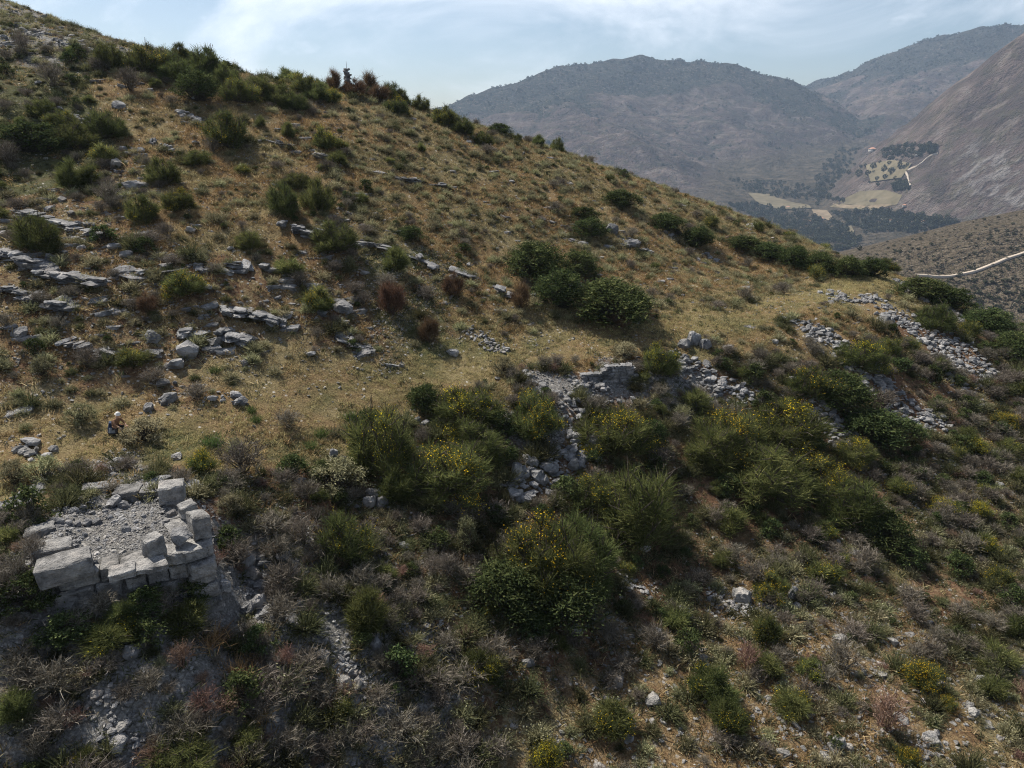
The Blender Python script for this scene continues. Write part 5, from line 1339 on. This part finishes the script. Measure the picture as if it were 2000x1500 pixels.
# ---------------------------------------------------------------- crouching person and pack
q = ground_at(229, 848)
pm = project(q)[2] / FPX
def skin_mesh(name, V, E, Rr, mats, sub=2):
    me = bpy.data.meshes.new(name); me.from_pydata(V, E, [])
    o = bpy.data.objects.new(name, me); COL.objects.link(o)
    md = o.modifiers.new('skin', 'SKIN'); me.skin_vertices[0].data[0].use_root = True
    for i, r in enumerate(Rr): me.skin_vertices[0].data[i].radius = r if isinstance(r, tuple) else (r, r)
    sb = o.modifiers.new('sub', 'SUBSURF'); sb.levels = sub; sb.render_levels = sub
    dg = bpy.context.evaluated_depsgraph_get(); m2 = bpy.data.meshes.new_from_object(o.evaluated_get(dg)); m2.name = name
    bpy.data.objects.remove(o)
    for m in mats: m2.materials.append(m)
    for p_ in m2.polygons: p_.use_smooth = True
    return m2
def plain(name, col, rough=.85):
    k_ = NT(name); n_ = k_.noise(40, 3, .6, k_.coord()); c_ = k_.hsv(k_.ramp(n_, [(.3, tuple(c * .8 for c in col)), (.7, tuple(min(1, c * 1.15) for c in col))]), .5, 1, 1)
    return k_.surf(c_, rough)
M_SKIN = plain('skin', (.48, .30, .22)); M_SHIRT = plain('brown_shirt', (.24, .13, .075)); M_TROU = plain('dark_trousers', (.045, .043, .05)); M_HAT = plain('white_hat', (.74, .70, .66)); M_PACK = plain('dark_blue_pack', (.03, .045, .085)); M_BOOT = plain('boots', (.07, .05, .035)); M_PAD = plain('pale_sheet', (.7, .68, .64)); M_GREYP = plain('grey_pack_panel', (.28, .31, .36))
person = bpy.data.objects.new('person', None); person.location = tuple(q); person.rotation_euler = (0, 0, R(-20)); link(person)
tag(person, 'person in a brown shirt and white hat crouching in the grass beside the path', 'person')
# a figure squatting on its heels and leaning forward to +x
V = [(-.10, 0, .34), (-.02, 0, .48), (.08, 0, .66), (.16, 0, .80), (.22, 0, .90), (.27, 0, .99),                # pelvis, waist, chest, neck, head
     (-.08, .10, .32), (.26, .17, .42), (.12, .16, .09), (.24, .17, .04),                                        # left hip, knee, ankle, toe
     (-.08, -.10, .32), (.26, -.17, .44), (.12, -.16, .09), (.24, -.17, .04),                                     # right
     (.12, .18, .72), (.26, .25, .52), (.42, .18, .42), (.12, -.18, .72), (.28, -.25, .54), (.44, -.16, .44)]     # arms
E = [(0, 1), (1, 2), (2, 3), (3, 4), (4, 5), (0, 6), (6, 7), (7, 8), (8, 9), (0, 10), (10, 11), (11, 12), (12, 13), (2, 14), (14, 15), (15, 16), (2, 17), (17, 18), (18, 19)]
Rr = [.15, .13, (.16, .13), .065, .085, .075, .10, .075, .05, .045, .10, .075, .05, .045, .07, .05, .035, .07, .05, .035]
body_me = skin_mesh('body', V, E, Rr, [M_SHIRT, M_TROU, M_SKIN, M_BOOT])
for p_ in body_me.polygons:
    c = p_.center
    if c.z > .80 and c.x > .10: p_.material_index = 2
    elif c.x > .36 and c.z > .34: p_.material_index = 2
    elif c.z < .10: p_.material_index = 3
    elif c.z < .43 and not (abs(c.y) > .2 and c.z > .40) : p_.material_index = 1
obj('body', body_me, None, person)
def hand_mesh(sgn):
    acc = Acc(); b = np.array([.44, .17 * sgn, .42])
    tube(acc, [b - [.03, 0, 0], b + [.03, 0, -.01], b + [.07, 0, -.03]], .032, .03, 0, 6)
    for i in range(4):
        f = b + [.07, (i - 1.5) * .018, -.03]; tube(acc, [f, f + [.03 + .004 * (i % 2), 0, -.012], f + [.045, 0, -.04]], .009, .007, 0, 4)
    t_ = b + [.01, -.03 * sgn, 0]; tube(acc, [t_, t_ + [.03, -.02 * sgn, -.01], t_ + [.055, -.012 * sgn, -.03]], .010, .008, 0, 4)
    return acc.build('hand', M_SKIN)
obj('hand', hand_mesh(1), None, person); obj('hand', hand_mesh(-1), None, person)
bm = bmesh.new(); bmesh.ops.create_uvsphere(bm, u_segments=16, v_segments=10, radius=.105)
for v in bm.verts:
    if v.co.z < -.01:
        s_ = 1.28; v.co.x *= s_; v.co.y *= s_; v.co.z = -.012 - .01 * (abs(v.co.z) / .115)
bmesh.ops.recalc_face_normals(bm, faces=bm.faces); hat_me = bpy.data.meshes.new('hat'); bm.to_mesh(hat_me); bm.free()
obj('hat', hat_me, M_HAT, person, (.255, 0, 1.015), (0, .35, 0), (1, 1, 1.0))
acc = Acc(); acc.add([(.40, -.02, .34), (.52, .0, .40), (.52, -.2, .42), (.40, -.22, .36), (.40, -.02, .35), (.52, .0, .41), (.52, -.2, .43), (.40, -.22, .37)], [(0, 1, 2, 3), (7, 6, 5, 4), (0, 4, 5, 1), (1, 5, 6, 2), (2, 6, 7, 3), (3, 7, 4, 0)])
o = obj('paper_sheet', acc.build('paper_sheet', M_PAD), None, None, tuple(q), (0, 0, R(-20))); tag(o, 'white sheet held by the crouching person', 'paper')
q2 = ground_at(218, 846)
pack = bpy.data.objects.new('backpack', None); pack.location = tuple(q2); pack.rotation_euler = (.12, .25, .5); link(pack)
tag(pack, 'dark blue backpack standing on the ground left of the crouching person', 'backpack')
def soft_box(name, size, mat, off=(0, 0, 0), bev=.08):
    bm = bmesh.new(); bmesh.ops.create_cube(bm, size=1.0)
    for v in bm.verts: v.co = Vector((v.co.x * size[0], v.co.y * size[1], v.co.z * size[2]))
    bmesh.ops.bevel(bm, geom=bm.edges[:], offset=bev, segments=3, affect='EDGES', profile=.6)
    for v in bm.verts: v.co += Vector(off)
    me = bpy.data.meshes.new(name); bm.to_mesh(me); bm.free(); me.materials.append(mat); return me
obj('pack_body', soft_box('pack_body', (.34, .24, .50), M_PACK, (0, 0, .25)), None, pack)
obj('front_pocket', soft_box('front_pocket', (.26, .10, .26), M_GREYP, (0, -.14, .2), .04), None, pack)
obj('lid', soft_box('lid', (.33, .25, .10), M_PACK, (0, 0, .5), .04), None, pack)
for s_ in (-1, 1):
    acc = Acc(); tube(acc, [(.09 * s_, .11, .48), (.10 * s_, .2, .36), (.11 * s_, .19, .18), (.12 * s_, .12, .06)], .022, .02, 0, 5); obj('strap', acc.build('strap', M_PACK), None, pack)
# the dark stalk standing behind the tower
qs = ground_at(226, 912); m = project(qs)[2] / FPX
acc = Acc(); tube(acc, [(0, 0, -.05), (-3 * m, 0, 12 * m), (-10 * m, 0, 24 * m), (-22 * m, 0, 30 * m)], .035, .015, 0, 5)
rg = np.random.default_rng(3); Pl = np.array([(-3 * m - 19 * m * t ** 2, 0, 30 * m * t) for t in rg.uniform(.4, 1, 40)]); V_, F_, t_ = leaves(rg, Pl + rg.normal(size=Pl.shape) * .02, .05, .2); acc.add(V_, F_, None, t_)
o = obj('flower_stalk', acc.build('flower_stalk', M_HERB), None, None, tuple(qs)); tag(o, 'dark bent flower stalk standing behind the ruined tower', 'plant')

# ---------------------------------------------------------------- far away: road, tracks, fields, trees, houses
def ribbon(name, pts, width, mat, lift=.6, label=None, n=160):
    P = np.array([GF(*q) for q in pts]); t = np.linspace(0, len(P) - 1, n); i = np.minimum(t.astype(int), len(P) - 2); f = (t - i)[:, None]
    # smooth line through the points
    Pm = np.vstack([2 * P[0] - P[1], P, 2 * P[-1] - P[-2]]); p0, p1, p2, p3 = Pm[i], Pm[i + 1], Pm[i + 2], Pm[i + 3]
    C = .5 * (2 * p1 + (-p0 + p2) * f + (2 * p0 - 5 * p1 + 4 * p2 - p3) * f ** 2 + (-p0 + 3 * p1 - 3 * p2 + p3) * f ** 3)
    T = unit(np.gradient(C[:, :2], axis=0)); N = np.stack([-T[:, 1], T[:, 0]], -1)
    rows = []
    for s_ in (-.5, 0, .5):
        xy = C[:, :2] + N * width * s_; rows.append(np.column_stack([xy, FAR.h(xy[:, 0], xy[:, 1])]))
    zc = np.max([r[:, 2] for r in rows], axis=0) + lift
    zc = np.convolve(np.pad(zc, 4, mode='edge'), np.ones(9) / 9, 'valid')
    V = np.concatenate([np.column_stack([r[:, :2], zc]) for r in rows] + [np.column_stack([rows[0][:, :2], zc - 3 - lift]), np.column_stack([rows[2][:, :2], zc - 3 - lift])])
    F = []
    for j in range(n - 1):
        F += [(j, j + 1, n + j + 1, n + j), (n + j, n + j + 1, 2 * n + j + 1, 2 * n + j), (3 * n + j, 3 * n + j + 1, j + 1, j), (2 * n + j, 2 * n + j + 1, 4 * n + j + 1, 4 * n + j)]
    return tag(obj(name, mesh_np(name, V, np.array(F)), mat), label, None, None, 'structure')
k = NT('dirt_road'); M_ROAD = k.surf(k.ramp(k.noise(.8, 4, .6, k.pos()), [(.3, (.30, .25, .20)), (.7, (.42, .36, .30))]), .95)
ribbon('dirt_road', [(1790, 538), (1830, 541), (1870, 538), (1905, 530), (1945, 515), (1985, 500), (2040, 478)], 2.6, M_ROAD, .7, 'pale dirt road curving over the opposite hill')
ribbon('dirt_track', [(1778, 365), (1773, 345), (1770, 335), (1790, 325), (1812, 308), (1832, 300)], 3.0, M_ROAD, 1.5, 'pale dirt track climbing the far valley side')
ribbon('dirt_track', [(1708, 418), (1722, 428), (1730, 436)], 3.0, M_ROAD, 1.5, 'short dirt track between the valley woods')
k = NT('stubble_field'); M_FIELD = k.surf(k.ramp(k.noise(.05, 5, .6, k.pos()), [(.3, (.12, .092, .06)), (.5, (.165, .128, .085)), (.7, (.21, .165, .115))]), 1.0)
k = NT('green_field'); M_FIELD2 = k.surf(k.ramp(k.noise(.05, 5, .6, k.pos()), [(.3, (.08, .068, .042)), (.5, (.115, .097, .06)), (.7, (.155, .128, .085))]), 1.0)
def field(poly, mat, label, lift=1.2):
    C = np.mean(poly, axis=0); rings = []
    n = 40; t = np.linspace(0, len(poly), n, endpoint=False); i = t.astype(int) % len(poly); f = (t - t.astype(int))[:, None]; pl = np.array(poly, float)
    edge = pl[i] * (1 - f) + pl[(i + 1) % len(pl)] * f
    for s_ in (0.02, .35, .7, 1.0): rings.append(C + (edge - C) * s_)
    V = []
    for r in rings:
        for e in r: g = GF(*e); V.append(g + [0, 0, lift])
    V = np.array(V); F = []
    if V[:, 1].min() < 1000: return None
    for a in range(len(rings) - 1):
        for j in range(n): F.append((a * n + j, a * n + (j + 1) % n, (a + 1) * n + (j + 1) % n, (a + 1) * n + j))
    return tag(obj('field', mesh_np('field', V, np.array(F)), mat), label, None, None, 'structure')
for j, (poly, m_, lab) in enumerate([
    ([(1660, 482), (1690, 466), (1720, 472), (1760, 480), (1735, 486), (1690, 487)], M_FIELD, 'straw-coloured field at the near end of the valley'),
    ([(1620, 405), (1650, 388), (1680, 374), (1730, 372), (1762, 382), (1752, 400), (1700, 412), (1650, 408)], M_FIELD2, 'yellow terraced field in the middle of the valley'),
    ([(1625, 398), (1680, 402), (1745, 400), (1720, 408), (1640, 407)], M_FIELD, 'narrow orange strip under the terraced field'),
    ([(1585, 410), (1615, 412), (1628, 428), (1618, 432), (1590, 420)], M_FIELD, 'small orange field beside the cypresses'),
    ([(1460, 378), (1500, 380), (1540, 395), (1580, 402), (1585, 408), (1520, 410), (1480, 398)], M_FIELD2, 'pale terraces on the left of the valley'),
    ([(1730, 455), (1760, 455), (1772, 462), (1745, 464)], M_FIELD, 'small straw-coloured field among the trees'),
    ([(1805, 452), (1835, 448), (1838, 457), (1815, 461)], M_FIELD, 'small field at the foot of the right-hand slope'),
    ([(1650, 448), (1662, 443), (1668, 455), (1660, 463)], M_FIELD2, 'tiny clearing between the valley trees'),
    ([(1690, 325), (1740, 315), (1780, 322), (1760, 350), (1700, 358)], M_FIELD2, 'grassy slope dotted with trees above the terraced field')]):
    field(poly, m_, lab, 1.0 + .35 * j)
M_FTREE = leaf_mat('far_tree_leaf', [(0.0, (0.03, 0.036, 0.024)), (0.6, (0.056, 0.062, 0.042)), (1.0, (0.10, 0.10, 0.066))], 0.15, (.75, 1.3))
def far_tree_parts(seed, cyp=False):
    rng = np.random.default_rng(seed); cr, tr = Acc(), Acc()
    tube(tr, [(0, 0, -.05), (.02, 0, .2), (0, .02, .5)], .05, .02, 0, 5)
    n = 150; a = rng.uniform(0, 6.28, n); z = rng.uniform(-1, 1, n); rr = rng.uniform(.6, 1.05, n) ** .5
    if cyp: C = np.stack([np.cos(a) * .13 * np.sqrt(1 - z ** 2), np.sin(a) * .13 * np.sqrt(1 - z ** 2), .52 + .46 * z], -1)
    else:
        lob = 1 + .25 * np.sin(3 * a + seed); C = np.stack([np.cos(a) * .42 * np.sqrt(1 - z ** 2) * rr * lob, np.sin(a) * .42 * np.sqrt(1 - z ** 2) * rr * lob, .56 + .4 * z * rr], -1)
    V, F, t = leaves(rng, C, .07 if cyp else .17, .6, 1.3); cr.add(V, F, None, t)
    return cr.build('crown', M_FTREE), tr.build('trunk', M_BARK)
FT = [far_tree_parts(900 + i) for i in range(4)]; CYP = far_tree_parts(950, True)
def far_tree(px, py, w, h, var, label=None, cyp=False):
    g = GF(px, py)
    if g is None: return
    m = project(g)[2] / FPX; root = bpy.data.objects.new('cypress_tree' if cyp else 'valley_tree', None); root.location = tuple(g); root.rotation_euler = (0, 0, var * 1.7); sw = w * m * (3.4 if cyp else 1.15); root.scale = (sw, sw, h * m * 1.1); link(root)
    c_, t_ = CYP if cyp else FT[var % 4]; link(bpy.data.objects.new('crown', c_), root); link(bpy.data.objects.new('trunk', t_), root)
    tag(root, label, 'tree', 'trees of the far valley'); return root
trees = [(1676, 347, 12, 14, 'lone tree on the grassy slope, biggest'), (1694, 343, 11, 10, ''), (1648, 340, 9, 9, ''), (1657, 341, 9, 9, ''), (1705, 331, 10, 12, ''), (1690, 327, 7, 7, ''), (1681, 328, 6, 6, ''), (1726, 337, 10, 14, ''), (1740, 340, 12, 12, ''), (1756, 332, 8, 18, ''), (1728, 350, 10, 9, ''), (1748, 350, 7, 6, ''), (1712, 353, 8, 8, ''), (1714, 363, 7, 6, ''),
         (1698, 357, 5, 4, ''), (1765, 330, 8, 8, ''), (1737, 322, 8, 7, ''), (1718, 320, 6, 6, ''), (1757, 355, 6, 5, ''), (1706, 338, 5, 5, ''), (1669, 324, 6, 5, ''), (1772, 324, 7, 6, ''), (1664, 468, 7, 7, ''), (1678, 490, 9, 10, ''), (1626, 470, 8, 8, ''), (1690, 458, 8, 9, ''), (1550, 414, 8, 8, ''), (1596, 402, 8, 8, '')]
slope_trees, wood_trees = [], []
for j, (a, b, w, h, lab) in enumerate(trees):
    o = far_tree(a, b, w, h, j, lab or None)
    if o is not None and not lab: (slope_trees if b < 370 else wood_trees).append((a, o))
for j, (a, b, h) in enumerate([(1567, 414, 11), (1572, 414, 13), (1560, 412, 8)]): far_tree(a, b, 4, h, j, ['slim dark cypress in the valley, left of the tallest', 'slim dark cypress in the valley, tallest of three', 'slim dark cypress in the valley, smallest of three'][j], True)
for lst, txt in ((slope_trees, 'small round tree on the far grassy slope'), (wood_trees, 'round tree standing out of the valley woods')):
    for j, (a, o) in enumerate(sorted(lst, key=lambda t: t[0])): o['label'] = f'{txt}, {ORD[j]} from left'
# woods as masses
def wood(name, polys, count, size, label):
    P = []
    for (poly, share) in polys:
        pl = np.array(poly, float); lo, hi = pl.min(0), pl.max(0); need = int(count * share); got = 0; tries = 0
        while got < need and tries < need * 12:
            tries += 1; e = RNG.uniform(lo, hi); c = False
            for u_ in range(len(pl)):
                x1, y1 = pl[u_]; x2, y2 = pl[u_ - 1]
                if (y1 > e[1]) != (y2 > e[1]) and e[0] < (x2 - x1) * (e[1] - y1) / (y2 - y1) + x1: c = not c
            if not c: continue
            g = GF(*e)
            if g is not None and g[1] > 1000: P.append(g); got += 1
    P = np.array(P); n = len(P); s_ = RNG.uniform(size[0], size[1], n)
    scatter(name, [c_ for c_, t_ in FT], P, np.stack([np.zeros(n), np.zeros(n), RNG.uniform(0, 6, n)], -1), np.stack([s_, s_, s_ * RNG.uniform(.7, 1.1, n)], -1), RNG.integers(0, 4, n), label)
wood('valley_wood', [([(1420, 400), (1480, 400), (1560, 418), (1620, 432), (1660, 440), (1650, 460), (1600, 475), (1560, 470), (1480, 440)], .40), ([(1620, 415), (1720, 412), (1800, 420), (1870, 435), (1840, 450), (1800, 465), (1760, 452), (1700, 455), (1660, 440)], .36),
                     ([(1690, 485), (1760, 490), (1740, 500), (1690, 500)], .06), ([(1570, 475), (1660, 460), (1680, 470), (1660, 495), (1620, 490)], .09), ([(1720, 296), (1760, 286), (1835, 284), (1830, 300), (1770, 312), (1730, 318)], .09)], 1000, (6, 14), 'dark woods filling the valley floor round the village')
wood('gully_wood', [([(1420, 350), (1520, 355), (1600, 370), (1640, 392), (1600, 395), (1520, 388), (1440, 370)], .35), ([(1590, 340), (1640, 290), (1680, 290), (1660, 320), (1620, 380), (1650, 395), (1600, 390)], .45), ([(1740, 360), (1770, 355), (1775, 372), (1745, 374)], .2)], 520, (5, 12), 'scrub woods in the gully of the far valley')
# far trees on the mountain tops
nn = 60000; ux = RNG.uniform(-900, 3000, nn); uy = RNG.uniform(2300, 5200, nn); fz_ = FAR.h(ux, uy)
ix_ = np.clip(((ux - fxs[0]) / 16).astype(int), 0, len(fxs) - 1); iy_ = np.clip(((uy - fys[0]) / 16).astype(int), 0, len(fys) - 1)
okk = RNG.random(nn) < wood_mask[iy_, ix_] * .55 * smooth01(-.3, .4, fbm(ux / 60, uy / 60, 505, 3)); P = np.stack([ux, uy, fz_], -1)[okk]
fx_, fy_, fd_ = project(P); P = P[(fx_ > 820) & (fx_ < 2040) & (fy_ < 420) & (fy_ > 0)]; P = P[FAR.visible(P, 4)]; n = len(P); s_ = RNG.uniform(5, 12, n)
scatter('mountain_wood', [c_ for c_, t_ in FT], P - [0, 0, 1.0], np.stack([np.zeros(n), np.zeros(n), RNG.uniform(0, 6, n)], -1), np.stack([s_, s_, s_ * .8], -1), RNG.integers(0, 4, n), 'open woods on the upper mountain slopes')
# scrub dots on the opposite hill
ex = RNG.uniform(1690, 2010, 1500); ey = RNG.uniform(400, 690, 1500); P = []
for a, b in zip(ex, ey):
    g = GF(a, b)
    if g is not None and g[1] < 720: P.append((g, a, b))
P = [g for (g, a, b) in P if RNG.random() < (.30 + .6 * (b > 545 and a > 1850) + .4 * (b > 600))]; P = np.array(P); n = len(P); s_ = RNG.uniform(1.2, 3.6, n)
scatter('hill_scrub', [c_ for c_, t_ in FT], P, np.stack([np.zeros(n), np.zeros(n), RNG.uniform(0, 6, n)], -1), np.stack([s_, s_, s_ * .6], -1), RNG.integers(0, 4, n), 'sparse dark scrub on the opposite hill beside the dirt road')
# village houses
M_WALLW = plain('house_plaster', (.62, .58, .52)); M_ROOF = plain('roof_tile', (.36, .19, .13)); M_DARKW = plain('house_window', (.05, .05, .06))
def house(px, py, wpx, var, label):
    g = GF(px, py)
    if g is None or g[1] < 1000: return
    m = project(g)[2] / FPX; w = wpx * m * .8; d = w * .7; h = w * .5
    root = bpy.data.objects.new('house', None); root.location = tuple(g - [0, 0, .5]); root.rotation_euler = (0, 0, var * .7); link(root); tag(root, label, 'house', 'houses of the far village')
    def bx(name, lo_, hi_, mat, par=root):
        x0, y0, z0 = lo_; x1, y1, z1 = hi_; acc = Acc(); acc.add([(x0, y0, z0), (x1, y0, z0), (x1, y1, z0), (x0, y1, z0), (x0, y0, z1), (x1, y0, z1), (x1, y1, z1), (x0, y1, z1)], [(3, 2, 1, 0), (4, 5, 6, 7), (0, 1, 5, 4), (1, 2, 6, 5), (2, 3, 7, 6), (3, 0, 4, 7)])
        return obj(name, acc.build(name, mat), None, par)
    bx('wall', (-w / 2, -d / 2, 0), (w / 2, d / 2, h), M_WALLW)
    acc = Acc(); e = w * .06; acc.add([(-w / 2 - e, -d / 2 - e, h + .02), (w / 2 + e, -d / 2 - e, h + .02), (w / 2 + e, d / 2 + e, h + .02), (-w / 2 - e, d / 2 + e, h + .02), (-w / 2 + d * .3, 0, h * 1.45), (w / 2 - d * .3, 0, h * 1.45)], [(0, 1, 5, 4), (2, 3, 4, 5)], [(1, 2, 5), (3, 0, 4)]); acc.add([(-w / 2 - e, -d / 2 - e, h + .01), (w / 2 + e, -d / 2 - e, h + .01), (w / 2 + e, d / 2 + e, h + .01), (-w / 2 - e, d / 2 + e, h + .01)], [(3, 2, 1, 0)])
    obj('roof', acc.build('roof', M_ROOF), None, root)
    for s_ in (-.3, .3): bx('window', (s_ * w - w * .06, -d / 2 - .08, h * .4), (s_ * w + w * .06, -d / 2 + .05, h * .75), M_DARKW)
    bx('door', (-w * .06, -d / 2 - .08, 0.0), (w * .06, -d / 2 + .05, h * .65), M_DARKW)
for j, (a, b, w, lab) in enumerate([(1539, 406, 7, 'small white house on the left valley terraces'), (1766, 404, 10, 'white house at the right end of the terraced field'), (1740, 434, 12, 'house in the village, first from the left of the right-hand row'), (1752, 438, 10, 'house in the village, second from the left of the right-hand row'), (1782, 436, 9, 'house in the village at the foot of the bare slope'), (1805, 437, 12, 'long house in the village farthest to the right'),
                                    (1568, 432, 7, 'house among the trees below the cypresses'), (1606, 429, 8, 'house beside the small orange field'), (1582, 434, 7, 'house half hidden in the left valley woods'), (1480, 425, 9, 'house at the left edge of the valley woods'), (1703, 297, 16, 'long low white building at the head of the valley'), (1790, 304, 8, 'small house under the upper grove')]): house(a, b, w, j, lab)
resolve_labels()
# ---------------------------------------------------------------- the air
hz_me = bpy.data.meshes.new('haze')
bmh = bmesh.new(); bmesh.ops.create_cube(bmh, size=1.0); bmh.to_mesh(hz_me); bmh.free()
k = NT('haze')
vol = k.t.nodes.new('ShaderNodeVolumePrincipled')
vol.inputs['Color'].default_value = (0.56, 0.74, 1.0, 1)
vol.inputs['Density'].default_value = 0.00008
vol.inputs['Anisotropy'].default_value = 0.2
k.t.links.new(vol.outputs[0], k.out.inputs['Volume'])
lo = np.array([-1700.0, -120, float(FZ.min()) - 12]); hi = np.array([3600.0, 5600, float(FZ.max()) + 30])
o = obj('haze', hz_me, k.m, None, tuple((lo + hi) / 2), (0, 0, 0), tuple(hi - lo))
tag(o, 'pale blue haze in the air over the valley', None, None, 'stuff')
